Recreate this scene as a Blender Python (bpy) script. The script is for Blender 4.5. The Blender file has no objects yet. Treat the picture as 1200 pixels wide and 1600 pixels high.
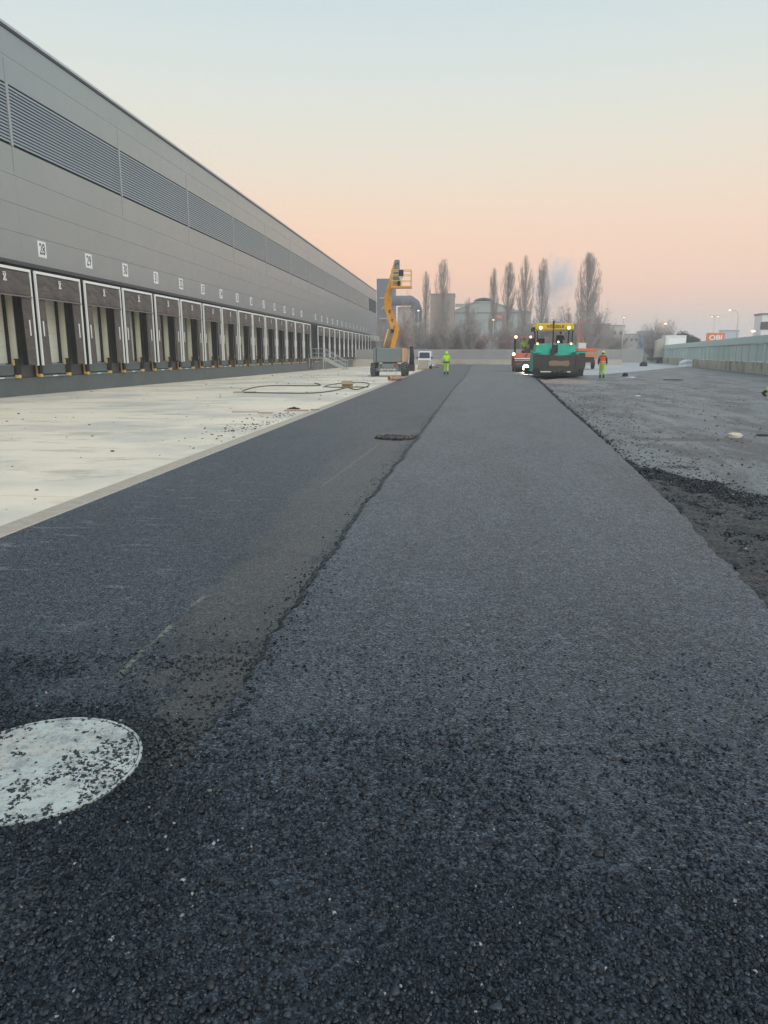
import bpy, bmesh, math, random
import numpy as np
from mathutils import Vector, Matrix, noise as mnoise
R = math.radians
random.seed(7)
rng = np.random.default_rng(7)
S = bpy.context.scene
COL = S.collection

# ------------------------------------------------------------------ camera
cam_d = bpy.data.cameras.new('camera')
cam = bpy.data.objects.new('camera', cam_d)
COL.objects.link(cam)
S.camera = cam
cam_d.sensor_fit = 'VERTICAL'
cam_d.sensor_height = 24.0
cam_d.lens = 24.0 * 1150 / 1600
cam_d.clip_start = 0.05
cam_d.clip_end = 6000
cam.location = (0, 0, 1.6)
cam.rotation_euler = (R(90 - 12.12), 0, R(6.07))

# ------------------------------------------------------------------ world, sun, exposure
S.view_settings.view_transform = 'Standard'
S.view_settings.look = 'None'
S.view_settings.exposure = 0.0
S.view_settings.gamma = 1.0
S.view_settings.use_curve_mapping = False
S.cycles.use_denoising = True
S.cycles.max_bounces = 6
S.cycles.diffuse_bounces = 3
S.cycles.glossy_bounces = 3
S.cycles.transparent_max_bounces = 8
S.cycles.volume_bounces = 2
S.cycles.use_adaptive_sampling = True
S.cycles.adaptive_threshold = 0.015


def srgb(r, g, b):
    def f(c):
        c /= 255.0
        return c / 12.92 if c <= 0.04045 else ((c + 0.055) / 1.055) ** 2.4
    return (f(r), f(g), f(b), 1)


W = bpy.data.worlds.new('World')
S.world = W
W.use_nodes = True
wn, wl = W.node_tree.nodes, W.node_tree.links
wn.clear()
w_out = wn.new('ShaderNodeOutputWorld')
w_bg = wn.new('ShaderNodeBackground')
w_bg.inputs['Strength'].default_value = 1.0
w_tc = wn.new('ShaderNodeTexCoord')
w_sep = wn.new('ShaderNodeSeparateXYZ')
wl.new(w_tc.outputs['Generated'], w_sep.inputs[0])
w_ramp = wn.new('ShaderNodeValToRGB')          # dusk colours by the height of the view direction
w_ramp.color_ramp.interpolation = 'B_SPLINE'
stops = [(0.00, (198, 193, 187)), (0.035, (214, 201, 190)), (0.065, (243, 202, 182)), (0.105, (252, 210, 185)), (0.16, (249, 219, 195)),
         (0.22, (239, 226, 207)), (0.30, (224, 230, 221)), (0.40, (204, 221, 228)), (0.60, (186, 208, 226)), (1.0, (176, 200, 224))]
cr = w_ramp.color_ramp
while len(cr.elements) < len(stops):
    cr.elements.new(0.5)
for e, (p_, c_) in zip(cr.elements, stops):
    e.position = p_
    e.color = srgb(*c_)
wl.new(w_sep.outputs['Z'], w_ramp.inputs['Fac'])
# evening glow: the whole western half (behind the camera) is a little brighter than the east
w_mr = wn.new('ShaderNodeMapRange')
w_mr.inputs['From Min'].default_value = 0.9
w_mr.inputs['From Max'].default_value = -0.9
w_mr.inputs['To Min'].default_value = 1.0
w_mr.inputs['To Max'].default_value = 1.35
w_mr.interpolation_type = 'SMOOTHSTEP'
wl.new(w_sep.outputs['Y'], w_mr.inputs['Value'])
w_mul = wn.new('ShaderNodeVectorMath')
w_mul.operation = 'SCALE'
wl.new(w_mr.outputs['Result'], w_mul.inputs['Scale'])
w_warm = wn.new('ShaderNodeMapRange')
w_warm.inputs['From Min'].default_value = 0.35
w_warm.inputs['From Max'].default_value = -0.45
w_warm.interpolation_type = 'SMOOTHSTEP'
wl.new(w_sep.outputs['X'], w_warm.inputs['Value'])
w_low = wn.new('ShaderNodeMapRange')
w_low.inputs['From Min'].default_value = 0.24
w_low.inputs['From Max'].default_value = 0.08
w_low.interpolation_type = 'SMOOTHSTEP'
wl.new(w_sep.outputs['Z'], w_low.inputs['Value'])
w_wm = wn.new('ShaderNodeMath')
w_wm.operation = 'MULTIPLY'
wl.new(w_warm.outputs['Result'], w_wm.inputs[0])
wl.new(w_low.outputs['Result'], w_wm.inputs[1])
w_tint = wn.new('ShaderNodeMix')
w_tint.data_type = 'RGBA'
w_tint.blend_type = 'MULTIPLY'
w_tint.inputs[7].default_value = (1.12, 0.97, 0.84, 1)
wl.new(w_wm.outputs[0], w_tint.inputs[0])
wl.new(w_ramp.outputs['Color'], w_tint.inputs[6])
w_sky = wn.new('ShaderNodeTexSky')
w_sky.sky_type = 'NISHITA'
w_sky.sun_disc = False
w_sky.sun_elevation = R(3)
w_sky.sun_rotation = R(160)
w_add = wn.new('ShaderNodeVectorMath')
w_add.operation = 'MULTIPLY_ADD'
w_add.inputs[1].default_value = (0.01, 0.01, 0.01)
wl.new(w_sky.outputs['Color'], w_add.inputs[0])
wl.new(w_tint.outputs[2], w_mul.inputs[0])
wl.new(w_mul.outputs['Vector'], w_add.inputs[2])
wl.new(w_add.outputs['Vector'], w_bg.inputs['Color'])
wl.new(w_bg.outputs['Background'], w_out.inputs['Surface'])

sun_d = bpy.data.lights.new('sun', 'SUN')
sun_d.energy = 1.15
sun_d.angle = R(50)
sun_d.color = (1.0, 0.94, 0.85)
sun = bpy.data.objects.new('sun', sun_d)
COL.objects.link(sun)
# light travels from the south-east-ish, high soft glow behind the camera to the right
sd = Vector((-0.45, 0.55, -0.70)).normalized()
sun.rotation_euler = sd.to_track_quat('-Z', 'Y').to_euler()


# ------------------------------------------------------------------ node helpers
class NT:
    def __init__(s, name):
        s.m = bpy.data.materials.new(name)
        s.m.use_nodes = True
        s.n, s.l = s.m.node_tree.nodes, s.m.node_tree.links
        s.b = s.n['Principled BSDF']
        s.tc = None

    def co(s):
        if not s.tc:
            s.tc = s.n.new('ShaderNodeTexCoord')
        return s.tc.outputs['Object']

    def geo(s):
        g_ = s.n.new('ShaderNodeNewGeometry')
        return g_

    def vmul(s, v, k):
        m = s.n.new('ShaderNodeVectorMath')
        m.operation = 'MULTIPLY'
        s.l.new(v, m.inputs[0])
        m.inputs[1].default_value = k
        return m.outputs[0]

    def noise(s, scale, detail=4, rough=0.6, v=None, stretch=None, off=None):
        t = s.n.new('ShaderNodeTexNoise')
        t.inputs['Scale'].default_value = scale
        t.inputs['Detail'].default_value = detail
        t.inputs['Roughness'].default_value = rough
        v = v or s.co()
        if stretch:
            v = s.vmul(v, stretch)
        if off:
            a = s.n.new('ShaderNodeVectorMath')
            a.operation = 'ADD'
            s.l.new(v, a.inputs[0])
            a.inputs[1].default_value = off
            v = a.outputs[0]
        s.l.new(v, t.inputs['Vector'])
        return t.outputs['Fac']

    def voro(s, scale, feature='F1', out='Distance', v=None):
        t = s.n.new('ShaderNodeTexVoronoi')
        t.feature = feature
        t.inputs['Scale'].default_value = scale
        s.l.new(v or s.co(), t.inputs['Vector'])
        return t.outputs[out]

    def ramp(s, f, a, b, va=0.0, vb=1.0):
        t = s.n.new('ShaderNodeMapRange')
        t.interpolation_type = 'SMOOTHSTEP'
        t.inputs['From Min'].default_value = a
        t.inputs['From Max'].default_value = b
        t.inputs['To Min'].default_value = va
        t.inputs['To Max'].default_value = vb
        s.l.new(f, t.inputs['Value'])
        return t.outputs['Result']

    def math(s, op, a, b=None):
        t = s.n.new('ShaderNodeMath')
        t.operation = op
        for i, x in enumerate((a, b)):
            if x is None:
                continue
            if isinstance(x, (int, float)):
                t.inputs[i].default_value = x
            else:
                s.l.new(x, t.inputs[i])
        return t.outputs[0]

    def mix(s, f, a, b):
        t = s.n.new('ShaderNodeMix')
        t.data_type = 'RGBA'
        for sock, x in ((t.inputs[0], f), (t.inputs[6], a), (t.inputs[7], b)):
            if isinstance(x, (int, float)):
                sock.default_value = x
            elif isinstance(x, tuple):
                sock.default_value = (*x[:3], 1)
            else:
                s.l.new(x, sock)
        return t.outputs[2]

    def ellipse(s, cx, cy, rx, ry, wob=0.25, wscale=2.0):
        """1 inside an uneven ellipse on the ground, 0 outside: a stain with its own shape"""
        m = s.n.new('ShaderNodeVectorMath')
        m.operation = 'MULTIPLY_ADD'
        s.l.new(s.co(), m.inputs[0])
        m.inputs[1].default_value = (1 / rx, 1 / ry, 0)
        m.inputs[2].default_value = (-cx / rx, -cy / ry, 0)
        ln = s.n.new('ShaderNodeVectorMath')
        ln.operation = 'LENGTH'
        s.l.new(m.outputs[0], ln.inputs[0])
        d = s.math('ADD', ln.outputs['Value'], s.math('MULTIPLY', s.math('SUBTRACT', s.noise(wscale, 5, 0.7), 0.5), wob * 4))
        return s.ramp(d, 1.15, 0.75)

    def sep(s):
        t = s.n.new('ShaderNodeSeparateXYZ')
        s.l.new(s.co(), t.inputs[0])
        return t.outputs

    def bump(s, h, strength=0.5, dist=0.01, prev=None):
        t = s.n.new('ShaderNodeBump')
        t.inputs['Strength'].default_value = strength
        t.inputs['Distance'].default_value = dist
        s.l.new(h, t.inputs['Height'])
        if prev:
            s.l.new(prev, t.inputs['Normal'])
        return t.outputs[0]

    def set(s, col=None, rough=None, metal=None, spec=None, normal=None, emit=None, es=None):
        for k, v in (('Base Color', col), ('Roughness', rough), ('Metallic', metal), ('Specular IOR Level', spec),
                     ('Normal', normal), ('Emission Color', emit), ('Emission Strength', es)):
            if v is None:
                continue
            i = s.b.inputs[k]
            if isinstance(v, (int, float)):
                i.default_value = v
            elif isinstance(v, tuple):
                i.default_value = (*v[:3], 1)
            else:
                s.l.new(v, i)
        return s.m


def paint(name, col, rough=0.5, metal=0.0, var=0.18, scale=3.0, dirt=None, spec=0.5, bump=0.0):
    """a plain surface with uneven tone, faint dirt and a little roughness change"""
    t = NT(name)
    n1 = t.noise(scale, 6, 0.65)
    lo = tuple(c * (1 - var) for c in col)
    hi = tuple(min(1, c * (1 + var)) for c in col)
    c = t.mix(n1, lo, hi)
    if dirt:
        c = t.mix(t.ramp(t.noise(scale * 0.7, 8, 0.75, off=(9, 4, 2)), 0.52, 0.75, 0, 0.75), c, dirt)
    nr = t.ramp(t.noise(scale * 3, 4), 0.2, 0.8, max(0.02, rough - 0.08), min(1, rough + 0.08))
    nm = t.bump(t.noise(scale * 25, 3), bump, 0.01) if bump else None
    return t.set(col=c, rough=nr, metal=metal, spec=spec, normal=nm)


def glow(name, col, strength):
    t = NT(name)
    return t.set(col=(0.8, 0.8, 0.8), emit=col, es=strength, rough=0.3)


M = {}
M['cladding'] = None
t = NT('wall_cladding')
n = t.noise(0.25, 3, 0.5, stretch=(1, 1, 0.3))
c = t.mix(n, (0.31, 0.365, 0.385), (0.355, 0.41, 0.43))
c = t.mix(t.ramp(t.noise(1.2, 8, 0.75, stretch=(1, 1, 0.15)), 0.55, 0.8, 0, 0.3), c, (0.42, 0.46, 0.47))
M['cladding'] = t.set(col=c, rough=t.ramp(t.noise(1.5, 4), 0.2, 0.8, 0.30, 0.42), metal=0.7, spec=0.6,
                      normal=t.bump(t.noise(0.6, 2), 0.08, 0.02))
M['slat'] = paint('louver_metal', (0.37, 0.41, 0.43), 0.38, 0.6, 0.06)
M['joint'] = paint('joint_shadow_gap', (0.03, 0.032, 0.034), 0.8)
M['flash'] = paint('dark_flashing', (0.07, 0.085, 0.09), 0.45, 0.4)
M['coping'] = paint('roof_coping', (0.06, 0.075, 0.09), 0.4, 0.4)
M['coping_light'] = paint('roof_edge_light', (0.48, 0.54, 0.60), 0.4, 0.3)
M['plinth'] = paint('grey_plinth', (0.11, 0.135, 0.14), 0.7, 0, 0.25, 1.2, dirt=(0.16, 0.17, 0.165), bump=0.15)
M['shroud'] = paint('black_shroud', (0.008, 0.011, 0.014), 0.8)
M['curtain'] = paint('dark_pvc_curtain', (0.165, 0.150, 0.143), 0.5, 0, 0.25, 1.6, dirt=(0.22, 0.21, 0.20))
t = NT('dark_pvc_curtain')
c = t.mix(t.noise(1.6, 6, 0.65), (0.056, 0.049, 0.046), (0.098, 0.086, 0.08))
w_ = t.noise(1.0, 3, 0.5, stretch=(1, 1.3, 2.2))
M['curtain'] = t.set(col=c, rough=t.ramp(t.noise(4, 3), 0.2, 0.8, 0.36, 0.5), normal=t.bump(w_, 0.9, 0.12))
M['hem'] = paint('curtain_hem', (0.20, 0.19, 0.185), 0.5)
M['white'] = paint('white_paint', (0.86, 0.89, 0.87), 0.45, 0, 0.05)
M['leaf'] = paint('pale_door_leaf', (0.80, 0.82, 0.70), 0.5, 0, 0.08)
M['reveal'] = paint('pale_reveal', (0.66, 0.66, 0.54), 0.6, 0, 0.12)
M['yellow'] = paint('yellow_paint', (0.85, 0.56, 0.14), 0.5, 0, 0.15, dirt=(0.3, 0.2, 0.08))
M['rubber'] = paint('black_rubber', (0.018, 0.018, 0.02), 0.75, 0, 0.3)
M['blue'] = paint('blue_sticker', (0.08, 0.25, 0.5), 0.5)
M['steel'] = paint('galvanised_steel', (0.50, 0.53, 0.52), 0.42, 0.35, 0.12)
M['greendoor'] = paint('dark_green_grey_metal', (0.035, 0.055, 0.055), 0.5, 0.2)
M['boomyellow'] = paint('orange_yellow_paint', (0.80, 0.36, 0.035), 0.42, 0, 0.1, dirt=(0.4, 0.22, 0.06))
M['lightyellow'] = paint('pale_yellow_paint', (0.78, 0.52, 0.2), 0.5, 0, 0.1)
M['machinegrey'] = paint('machine_grey', (0.20, 0.24, 0.25), 0.5, 0.1, 0.15, dirt=(0.25, 0.24, 0.2))
M['darkmetal'] = paint('dark_metal', (0.03, 0.033, 0.036), 0.55, 0.3, 0.3, dirt=(0.10, 0.09, 0.08))
M['tyre'] = paint('dusty_tyre', (0.035, 0.036, 0.036), 0.85, 0, 0.3, dirt=(0.22, 0.21, 0.18))
M['tread'] = paint('pale_dusty_tread', (0.20, 0.195, 0.17), 0.9, 0, 0.3, dirt=(0.06, 0.06, 0.06))
M['red'] = paint('red_paint', (0.5, 0.05, 0.04), 0.5)
M['pgreen'] = paint('paver_green', (0.0, 0.44, 0.30), 0.42, 0, 0.12, 4, dirt=(0.05, 0.18, 0.13))
M['pyellow'] = paint('canopy_yellow', (0.85, 0.55, 0.02), 0.4, 0, 0.06)
M['hopper'] = paint('sooty_hopper_plate', (0.065, 0.064, 0.06), 0.55, 0.3, 0.35, 2, dirt=(0.16, 0.14, 0.11), bump=0.2)
M['mix_tan'] = paint('dusty_tan_mix', (0.30, 0.22, 0.13), 0.9, 0, 0.3, 6)
M['orange'] = paint('orange_paint', (0.75, 0.17, 0.04), 0.5, 0, 0.12, dirt=(0.4, 0.15, 0.06))
M['rorange'] = paint('roller_red_orange', (0.75, 0.15, 0.07), 0.5, 0, 0.12, dirt=(0.3, 0.08, 0.04))
M['drum'] = paint('worn_steel_drum', (0.11, 0.10, 0.09), 0.4, 0.6, 0.3, 4)
M['skin'] = paint('skin', (0.5, 0.30, 0.21), 0.55, 0, 0.05, 20)
M['hair'] = paint('dark_hair', (0.02, 0.015, 0.012), 0.8)
M['hivis'] = paint('hi_vis_lime_cloth', (0.50, 0.95, 0.02), 0.75, 0, 0.12, 8)
M['hivis2'] = paint('hi_vis_lime_trousers', (0.42, 0.68, 0.05), 0.8, 0, 0.2, 8)
M['hiorange'] = paint('hi_vis_orange_cloth', (0.95, 0.14, 0.02), 0.75, 0, 0.1, 8)
M['reflect'] = paint('reflective_band', (0.6, 0.62, 0.6), 0.4, 0.2)
M['darkcloth'] = paint('dark_cloth', (0.03, 0.03, 0.04), 0.85, 0, 0.3, 8)
M['boot'] = paint('black_boot', (0.02, 0.018, 0.016), 0.7)
M['helmet'] = paint('lime_helmet', (0.45, 0.85, 0.10), 0.35, 0, 0.04)
M['bark'] = paint('grey_brown_bark', (0.20, 0.165, 0.14), 0.9, 0, 0.3, 2)
M['twig'] = paint('winter_twigs', (0.36, 0.325, 0.295), 0.95, 0, 0.3, 1)  # lightened so the far crowns fade as if in haze
M['twigred'] = paint('reddish_winter_twigs', (0.36, 0.27, 0.24), 0.95, 0, 0.3, 1)  # also lightened, haze put into the twig colour
M['evergreen'] = paint('evergreen_leaves', (0.035, 0.065, 0.04), 0.9, 0, 0.4, 1)
M['cardboard'] = paint('cardboard', (0.36, 0.27, 0.17), 0.85, 0, 0.15)
M['wood'] = paint('pale_wood', (0.42, 0.31, 0.19), 0.8, 0, 0.25, 5)
M['board'] = paint('reddish_board', (0.42, 0.25, 0.15), 0.8, 0, 0.2, 4)
M['pvc'] = paint('orange_brown_pipe', (0.46, 0.24, 0.17), 0.5, 0, 0.1)
M['hose'] = paint('dark_hose', (0.05, 0.05, 0.04), 0.6)
M['fencegreen'] = paint('grey_green_fence_panel', (0.50, 0.60, 0.555), 0.6, 0, 0.12, 0.8, dirt=(0.40, 0.47, 0.43))
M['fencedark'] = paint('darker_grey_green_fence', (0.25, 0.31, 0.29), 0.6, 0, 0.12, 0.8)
M['mossy'] = None
t = NT('mossy_concrete')
c = t.mix(t.noise(0.9, 8, 0.7), (0.36, 0.33, 0.25), (0.52, 0.48, 0.38))
c = t.mix(t.ramp(t.noise(0.5, 8, 0.75, off=(3, 1, 8), stretch=(1, 1, 0.6)), 0.45, 0.62), c, (0.19, 0.19, 0.10))
M['mossy'] = t.set(col=c, rough=0.9, normal=t.bump(t.noise(14, 5), 0.3, 0.02))
M['lowwall'] = paint('pale_concrete_kerb', (0.50, 0.46, 0.38), 0.85, 0, 0.2, 0.6, dirt=(0.25, 0.23, 0.19))
M['backfence'] = paint('grey_back_fence', (0.33, 0.33, 0.315), 0.8, 0, 0.2, 0.5)
M['towerblue'] = paint('dark_blue_grey_tower', (0.08, 0.105, 0.15), 0.6, 0, 0.1, 0.1)
M['beige'] = paint('beige_building', (0.30, 0.25, 0.20), 0.8, 0, 0.12, 0.1)
M['palegreen'] = paint('pale_green_grey_factory', (0.34, 0.39, 0.37), 0.7, 0, 0.06, 0.1)
M['silo'] = paint('cream_silo', (0.42, 0.40, 0.33), 0.7, 0, 0.1, 0.2)
M['greybld'] = paint('grey_building', (0.20, 0.19, 0.20), 0.8, 0, 0.1, 0.2)
M['farroof'] = paint('dark_blue_roof', (0.07, 0.10, 0.15), 0.6)
M['glass'] = paint('dark_window', (0.03, 0.035, 0.045), 0.15, 0, 0.1)
M['bluebld'] = paint('blue_building', (0.16, 0.36, 0.56), 0.6)
M['signred'] = paint('faded_red_sign', (0.55, 0.12, 0.08), 0.6)
M['carwhite'] = paint('white_car_paint', (0.72, 0.73, 0.72), 0.3, 0, 0.04)
M['lamp'] = glow('lit_lamp', (1.0, 0.66, 0.30), 2.2)
M['lampw'] = glow('lit_headlight', (1.0, 0.85, 0.55), 3.5)
M['lampsod'] = glow('sodium_lamp', (1.0, 0.55, 0.2), 1.9)


# ------------------------------------------------------------------ mesh helpers
class MB:
    def __init__(s):
        s.v, s.f, s.mi = [], [], []

    def add(s, vs, fs, mi=0):
        o = len(s.v)
        s.v += [tuple(v) for v in vs]
        s.f += [tuple(o + i for i in f) for f in fs]
        s.mi += [mi] * len(fs)
        return s

    def box(s, x0, x1, y0, y1, z0, z1, mi=0):
        v = [(x, y, z) for z in (z0, z1) for y in (y0, y1) for x in (x0, x1)]
        return s.add(v, [(0, 2, 3, 1), (4, 5, 7, 6), (0, 1, 5, 4), (2, 6, 7, 3), (0, 4, 6, 2), (1, 3, 7, 5)], mi)

    def hexa(s, b, t_, mi=0):
        """bottom quad and top quad, both counter-clockwise from above"""
        return s.add(list(b) + list(t_), [(3, 2, 1, 0), (4, 5, 6, 7), (0, 1, 5, 4), (1, 2, 6, 5), (2, 3, 7, 6), (3, 0, 4, 7)], mi)

    def tube(s, pts, r, n=8, mi=0, cap=True):
        pts = [Vector(p) for p in pts]
        rs = r if isinstance(r, (list, tuple)) else [r] * len(pts)
        vs, fs = [], []
        ref = None
        for i, p in enumerate(pts):
            d = (pts[min(i + 1, len(pts) - 1)] - pts[max(i - 1, 0)])
            d = d.normalized() if d.length > 1e-9 else Vector((0, 0, 1))
            if ref is None:
                ref = d.orthogonal().normalized()
            u = (ref - d * ref.dot(d))
            u = u.normalized() if u.length > 1e-6 else d.orthogonal().normalized()
            ref = u
            w = d.cross(u)
            for k in range(n):
                a = 2 * math.pi * k / n
                vs.append(p + (u * math.cos(a) + w * math.sin(a)) * rs[i])
        for i in range(len(pts) - 1):
            for k in range(n):
                a, b = i * n + k, i * n + (k + 1) % n
                fs.append((a, b, b + n, a + n))
        if cap:
            fs.append(tuple(range(n - 1, -1, -1)))
            fs.append(tuple((len(pts) - 1) * n + k for k in range(n)))
        return s.add(vs, fs, mi)

    def bar(s, p0, p1, w, h, mi=0, up=(0, 0, 1)):
        p0, p1 = Vector(p0), Vector(p1)
        d = (p1 - p0).normalized()
        u = Vector(up)
        if abs(d.dot(u)) > 0.98:
            u = Vector((1, 0, 0))
        x = d.cross(u).normalized() * w / 2
        z = x.cross(d).normalized() * h / 2
        vs = [p + a * x + b * z for p in (p0, p1) for a, b in ((-1, -1), (1, -1), (1, 1), (-1, 1))]
        return s.add(vs, [(0, 1, 2, 3)[::-1], (4, 5, 6, 7), (0, 1, 5, 4), (1, 2, 6, 5), (2, 3, 7, 6), (3, 0, 4, 7)], mi)

    def prism(s, poly, axis, a0, a1, mi=0):
        """poly: 2-D outline; axis 'x' (outline in y,z), 'y' (x,z), 'z' (x,y)"""
        def P(p, a):
            return {'x': (a, p[0], p[1]), 'y': (p[0], a, p[1]), 'z': (p[0], p[1], a)}[axis]
        n = len(poly)
        vs = [P(p, a0) for p in poly] + [P(p, a1) for p in poly]
        fs = [tuple(range(n)), tuple(range(2 * n - 1, n - 1, -1))]
        fs += [(i, i + n, (i + 1) % n + n, (i + 1) % n) for i in range(n)]
        return s.add(vs, fs, mi)

    def ball(s, c, r, n=8, m=6, mi=0, sc=(1, 1, 1)):
        vs = [(c[0], c[1], c[2] - r * sc[2])]
        for j in range(1, m):
            ph = -math.pi / 2 + math.pi * j / m
            for k in range(n):
                a = 2 * math.pi * k / n
                vs.append((c[0] + r * sc[0] * math.cos(ph) * math.cos(a), c[1] + r * sc[1] * math.cos(ph) * math.sin(a), c[2] + r * sc[2] * math.sin(ph)))
        vs.append((c[0], c[1], c[2] + r * sc[2]))
        fs = [(0, 1 + (k + 1) % n, 1 + k) for k in range(n)]
        for j in range(m - 2):
            for k in range(n):
                a, b = 1 + j * n + k, 1 + j * n + (k + 1) % n
                fs.append((a, b, b + n, a + n))
        e = 1 + (m - 2) * n
        fs += [(e + k, e + (k + 1) % n, len(vs) - 1) for k in range(n)]
        return s.add(vs, fs, mi)

    def mesh(s, name, mats, smooth=False):
        me = bpy.data.meshes.new(name)
        me.from_pydata(s.v, [], s.f)
        for m in (mats if isinstance(mats, (list, tuple)) else [mats]):
            me.materials.append(m)
        me.polygons.foreach_set('material_index', s.mi)
        me.polygons.foreach_set('use_smooth', [smooth] * len(s.f))
        bm = bmesh.new()
        bm.from_mesh(me)
        bmesh.ops.recalc_face_normals(bm, faces=bm.faces)
        bm.to_mesh(me)
        bm.free()
        me.update()
        return me

    def build(s, name, mats, parent=None, smooth=False, bevel=0, loc=(0, 0, 0), rot=(0, 0, 0)):
        return place(name, s.mesh(name, mats, smooth), parent, loc, rot, bevel)


def place(name, me, parent=None, loc=(0, 0, 0), rot=(0, 0, 0), bevel=0):
    o = bpy.data.objects.new(name, me)
    COL.objects.link(o)
    o.parent = parent
    o.location = loc
    o.rotation_euler = rot
    if bevel:
        b = o.modifiers.new('bevel', 'BEVEL')
        b.width = bevel
        b.segments = 2
        b.limit_method = 'ANGLE'
    return o


def tag(o, label=None, cat=None, group=None, kind=None):
    if label:
        o['label'] = label
    if cat:
        o['category'] = cat
    if group:
        o['group'] = group
    if kind:
        o['kind'] = kind
    return o


def thing(name, label, cat, loc=(0, 0, 0), rz=0, group=None):
    o = bpy.data.objects.new(name, None)
    COL.objects.link(o)
    o.empty_display_size = 0.3
    o.location = loc
    o.rotation_euler = (0, 0, rz)
    return tag(o, label, cat, group)


def box(name, m, parent, *b, bevel=0, **k):
    return MB().box(*b).build(name, m, parent, bevel=bevel, **k)


def copy_tree(src, loc=None, label=None, parent=None):
    c = src.copy()
    COL.objects.link(c)
    if parent is not None:
        c.parent = parent
    if loc is not None:
        c.location = loc
    if label:
        c['label'] = label
    for ch in list(src.children):
        copy_tree(ch, parent=c)
    return c


def text_mesh(body, size, mat, ext=0.004, sx=1.0, bold=0.0):
    cu = bpy.data.curves.new('lettering', 'FONT')
    cu.body = body
    cu.size = size
    cu.align_x = 'CENTER'
    cu.align_y = 'CENTER'
    cu.extrude = ext
    cu.offset = bold
    cu.resolution_u = 3
    o = bpy.data.objects.new('tmp_text', cu)
    COL.objects.link(o)
    o.scale.x = sx
    dg = bpy.context.evaluated_depsgraph_get()
    dg.update()
    me = bpy.data.meshes.new_from_object(o.evaluated_get(dg))
    for v in me.vertices:
        v.co.x *= sx
    me.materials.clear()
    me.materials.append(mat)
    bpy.data.objects.remove(o)
    return me


def nz(x, y, z=0.0):
    return mnoise.noise(Vector((x, y, z)))


# ------------------------------------------------------------------ ground materials
def asphalt(name, dark, light, rough, cell=95.0, bs=0.6, extra=None, dust=0.12, bigtone=0.25, spec=0.28, sheen=0.0):
    t = NT(name)
    v = t.voro(cell, out='Color')
    sv = t.n.new('ShaderNodeSeparateColor')
    t.l.new(v, sv.inputs[0])
    stone = sv.outputs[0]
    c = t.mix(stone, dark, light)
    big = t.noise(0.35, 6, 0.65, stretch=(1.4, 0.5, 1))
    c = t.mix(t.ramp(big, 0.35, 0.7, 0, bigtone), c, tuple(x * 1.9 for x in light))
    c = t.mix(t.ramp(t.noise(34, 3, 0.6), 0.42, 0.62, 0, 0.75), c, tuple(x * 1.9 for x in light))
    sv2 = t.n.new('ShaderNodeSeparateColor')
    t.l.new(t.voro(cell * 0.36, out='Color'), sv2.inputs[0])
    c = t.mix(t.ramp(sv2.outputs[0], 0.55, 0.6, 0, 0.6), c, dark)
    mid = t.noise(9, 6, 0.7)
    c = t.mix(t.ramp(mid, 0.4, 0.75, 0, 0.55), c, tuple(x * 0.45 for x in dark))
    # single lighter aggregate faces and black voids between them
    c = t.mix(t.ramp(sv.outputs[2], 0.80, 0.86, 0, 0.85), c, tuple(x * 3.2 for x in light))
    c = t.mix(t.ramp(sv.outputs[2], 0.30, 0.22, 0, 0.85), c, tuple(x * 0.35 for x in dark))
    chips = t.math('MULTIPLY', t.ramp(sv.outputs[1], 0.992, 0.998), t.ramp(t.noise(2.5, 3), 0.45, 0.62))
    c = t.mix(t.math('MULTIPLY', chips, 0.75), c, (0.34, 0.33, 0.29))
    c = t.mix(t.ramp(t.noise(220, 2, 0.5), 0.5, 0.8, 0, dust * 2), c, (0.16, 0.16, 0.15))
    if extra:
        c = extra(t, c)
    d = t.voro(cell)
    h = t.math('SUBTRACT', 1.0, d)
    h2 = t.math('ADD', t.math('MULTIPLY', h, 0.55), t.math('MULTIPLY', t.noise(45, 6, 0.75), 0.9))
    nm = t.bump(h2, bs, 0.008)
    nm = t.bump(t.noise(3.0, 4), 0.15, 0.02, nm)
    if sheen:
        # blue-tinted sheen stands in for grazing sky reflection, weak in the voids
        gr = t.math('MULTIPLY', t.ramp(t.noise(52, 5, 0.85), 0.40, 0.60, 0.25, 1.7), t.ramp(t.noise(16, 5, 0.8, off=(2, 7, 0)), 0.38, 0.62, 0.55, 1.35))
        gr = t.math('MULTIPLY', gr, t.ramp(sv.outputs[2], 0.22, 0.32, 0.15, 1.0))
        gr = t.math('MULTIPLY', gr, t.ramp(t.noise(1.1, 5, 0.7, stretch=(1.0, 0.35, 1)), 0.35, 0.65, 0.82, 1.12))
        t.l.new(t.math('MULTIPLY', gr, sheen), t.b.inputs['Sheen Weight'])
        t.b.inputs['Sheen Roughness'].default_value = 0.45
        t.b.inputs['Sheen Tint'].default_value = (0.72, 0.84, 0.97, 1)
    return t.set(col=c, rough=t.ramp(stone, 0, 1, rough - 0.12, rough + 0.14), spec=spec, normal=nm)


def fresh_extra(t, c):
    # faint roller streaks along the lane and a dusty strip by the seam
    st = t.noise(1.0, 5, 0.6, stretch=(3.2, 0.05, 1))
    c = t.mix(t.ramp(st, 0.42, 0.68, 0, 0.35), c, (0.03, 0.037, 0.045))
    return c


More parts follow.
